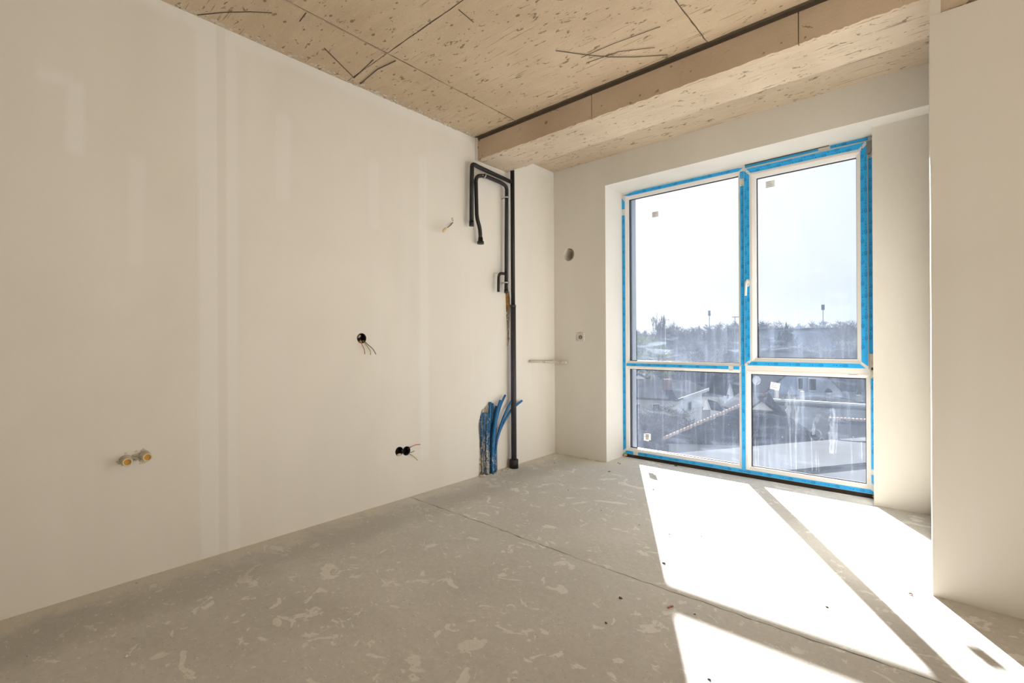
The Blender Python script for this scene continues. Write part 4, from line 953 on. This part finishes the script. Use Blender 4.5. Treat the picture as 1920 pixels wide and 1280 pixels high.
def conifer_mesh(seed, H, wd):
    rr = random.Random(seed); V = []; F = []
    for L in range(13):
        t = L/13; z = H*(.12+.86*t); R = wd*(1-t)**.8*rr.uniform(.8, 1.1); n = 9
        for i in range(n):
            an = 6.283*i/n+rr.random(); tip = Vector((math.cos(an)*R, math.sin(an)*R, z-R*.25)); k = len(V); s_ = Vector((-math.sin(an), math.cos(an), 0))*R*.22
            V.extend([Vector((0, 0, z+H*.05)), tip*.75+s_+Vector((0, 0, (z-tip.z)*.2)), tip, tip*.75-s_, Vector((0, 0, z-H*.03))]); F.extend([(k, k+1, k+2, k+3), (k+4, k+3, k+2, k+1), (k, k+3, k+4), (k, k+4, k+1)])
    k = len(V)
    for z, r in ((0, H*.015), (H, H*.001)):
        for j in range(4): V.append(Vector((r*math.cos(j*1.57), r*math.sin(j*1.57), z)))
    F.extend([(k+j, k+(j+1) % 4, k+4+(j+1) % 4, k+4+j) for j in range(4)])
    me = bpy.data.meshes.new('conifer'); me.from_pydata([tuple(v) for v in V], [], F); return me
def leafy_mesh(seed, H, wd, n=900):
    rr = random.Random(seed); V = []; F = []
    for i in range(n):
        a, b, c = rr.gauss(0, 1), rr.gauss(0, 1), rr.gauss(0, 1); q = Vector((a, b, c)).normalized()*rr.uniform(.5, 1)**.5
        p = Vector((q.x*wd, q.y*wd, H*.6+q.z*H*.4)); u_ = Vector((rr.gauss(0, 1), rr.gauss(0, 1), rr.gauss(0, 1))).normalized()*wd*.09; v_ = u_.orthogonal().normalized()*wd*.07; k = len(V); V.extend([p-u_, p-v_, p+u_, p+v_]); F.append((k, k+1, k+2, k+3))
    k = len(V); r = H*.02
    for z in (0, H*.6):
        for j in range(4): V.append(Vector((r*math.cos(j*1.57), r*math.sin(j*1.57), z)))
    F.extend([(k+j, k+(j+1) % 4, k+4+(j+1) % 4, k+4+j) for j in range(4)])
    me = bpy.data.meshes.new('leafy'); me.from_pydata([tuple(v) for v in V], [], F); return me
PROT = [tree_mesh(s, 1.0, 4, sp, 6, .016, up) for s, sp, up in ((1, .55, .2), (2, .6, .15), (3, .5, .3), (4, .62, .1))]
POP = [tree_mesh(s, 1.0, 4, .38, 5, .014, .6) for s in (11, 12)]
for me in PROT+POP: me.materials.append(M['o_bark'])
GARD = tree_mesh(33, 1.0, 4, .62, 7, .013, .1); GARD.materials.append(M['o_bark2'])
DENS = [tree_mesh(s, 1.0, 4, .6, 6, .018, .15) for s in (21, 22)]
for me in DENS: me.materials.append(M['o_bark2'])
CON_ = conifer_mesh(5, 1, .28); CON_.materials.append(M['o_green']); OL = leafy_mesh(6, 1, .45); OL.materials.append(M['o_olive']); EV = leafy_mesh(8, 1, .5); EV.materials.append(M['o_green'])
def clear(x, D):
    a = (x-960)/FPX*D
    return all(abs(a-h[0]) > h[2] or abs(D-h[1]-h[4]) > h[3] for h in HB)
def plant(me, name, x, ytop, D, lab, group=None, wide=1.0, cat='tree'):
    t = at_d(x, ytop, D); z0 = gz(D)-.2; H = t.z-z0
    o = link(name, me); o.location = (t.x, t.y, z0); o.scale = (H*wide, H*wide, H); o.rotation_euler.z = rnd.uniform(0, 6.28); tag(o, lab, cat, group); return o
plant(POP[0], 'poplar_tree', 1244, 584, 95, 'tallest bare poplar, left of centre in the upper left pane', None, 1.0); plant(POP[1], 'poplar_tree', 1266, 590, 98, 'bare poplar just right of the tallest one', None, 1.0)
plant(PROT[1], 'bare_tree', 1378, 590, 80, 'gnarled bare tree beside the mullion in the upper left pane', None, .8); plant(POP[0], 'poplar_tree', 1363, 600, 100, 'slim bare tree left of the gnarled one by the mullion', None, .6)
plant(CON_, 'conifer_tree', 1311, 604, 110, 'dark conifer with a pointed top in the upper left pane', None, 1.5); plant(CON_, 'conifer_tree', 1474, 599, 120, 'broad dark conifer above the hall in the upper right pane', None, 2.1)
plant(OL, 'leafy_tree', 1198, 629, 62, 'yellow-green leafy tree at the left edge of the upper left pane', None, 1.0); plant(OL, 'leafy_tree', 1217, 643, 60, 'smaller yellow-green tree right of the first', None, .8)
lab = 'bare grey tree in the winter tree line on the horizon'; grp = 'trees of the horizon belt'
for i in range(90):
    x = 1178+i*5.1+rnd.uniform(-4, 4); D = rnd.uniform(105, 175)
    top = 608+rnd.uniform(-4, 12)-(6 if 1330 < x < 1400 else 0)-(7 if x > 1560 else 0)+(6 if x < 1235 else 0)
    if 1415 < x < 1560 and D < 140: D = rnd.uniform(150, 175); top -= 8
    plant(PROT[i % 4], 'bare_tree', x, top, D, lab, grp, rnd.uniform(.7, 1.1))
lab = 'bare grey tree standing among the town houses'; grp = 'trees among the houses'
for i in range(46):
    x = 1180+i*9.9+rnd.uniform(-6, 6); D = rnd.uniform(58, 110)
    while not clear(x, D): D = rnd.uniform(50, 115)
    top = rnd.uniform(628, 662)+(8 if D < 70 else 0)
    plant(DENS[i % 2] if i % 3 else PROT[i % 4], 'bare_tree', x, top, D, lab, grp, rnd.uniform(.7, 1.2))
lab = 'dense bare garden tree before the long cream house'; grp = 'garden trees by the cream house'
for x, y, D in ((1196, 775, 25), (1214, 757, 28), (1238, 762, 27), (1258, 756, 30), (1228, 790, 24), (1266, 775, 29), (1205, 800, 23), (1222, 770, 26), (1248, 785, 25), (1190, 765, 27), (1252, 770, 28)): plant(GARD, 'garden_tree', x, y, D, lab, grp, 1.0)
lab = 'dark bare tree above the grey house at right'; grp = 'trees at the right of the lower pane'
for x, y, D in ((1570, 690, 46), (1592, 688, 48), (1612, 690, 47)): plant(DENS[int(x) % 2], 'bare_tree', x, y, D, lab, grp, .9)
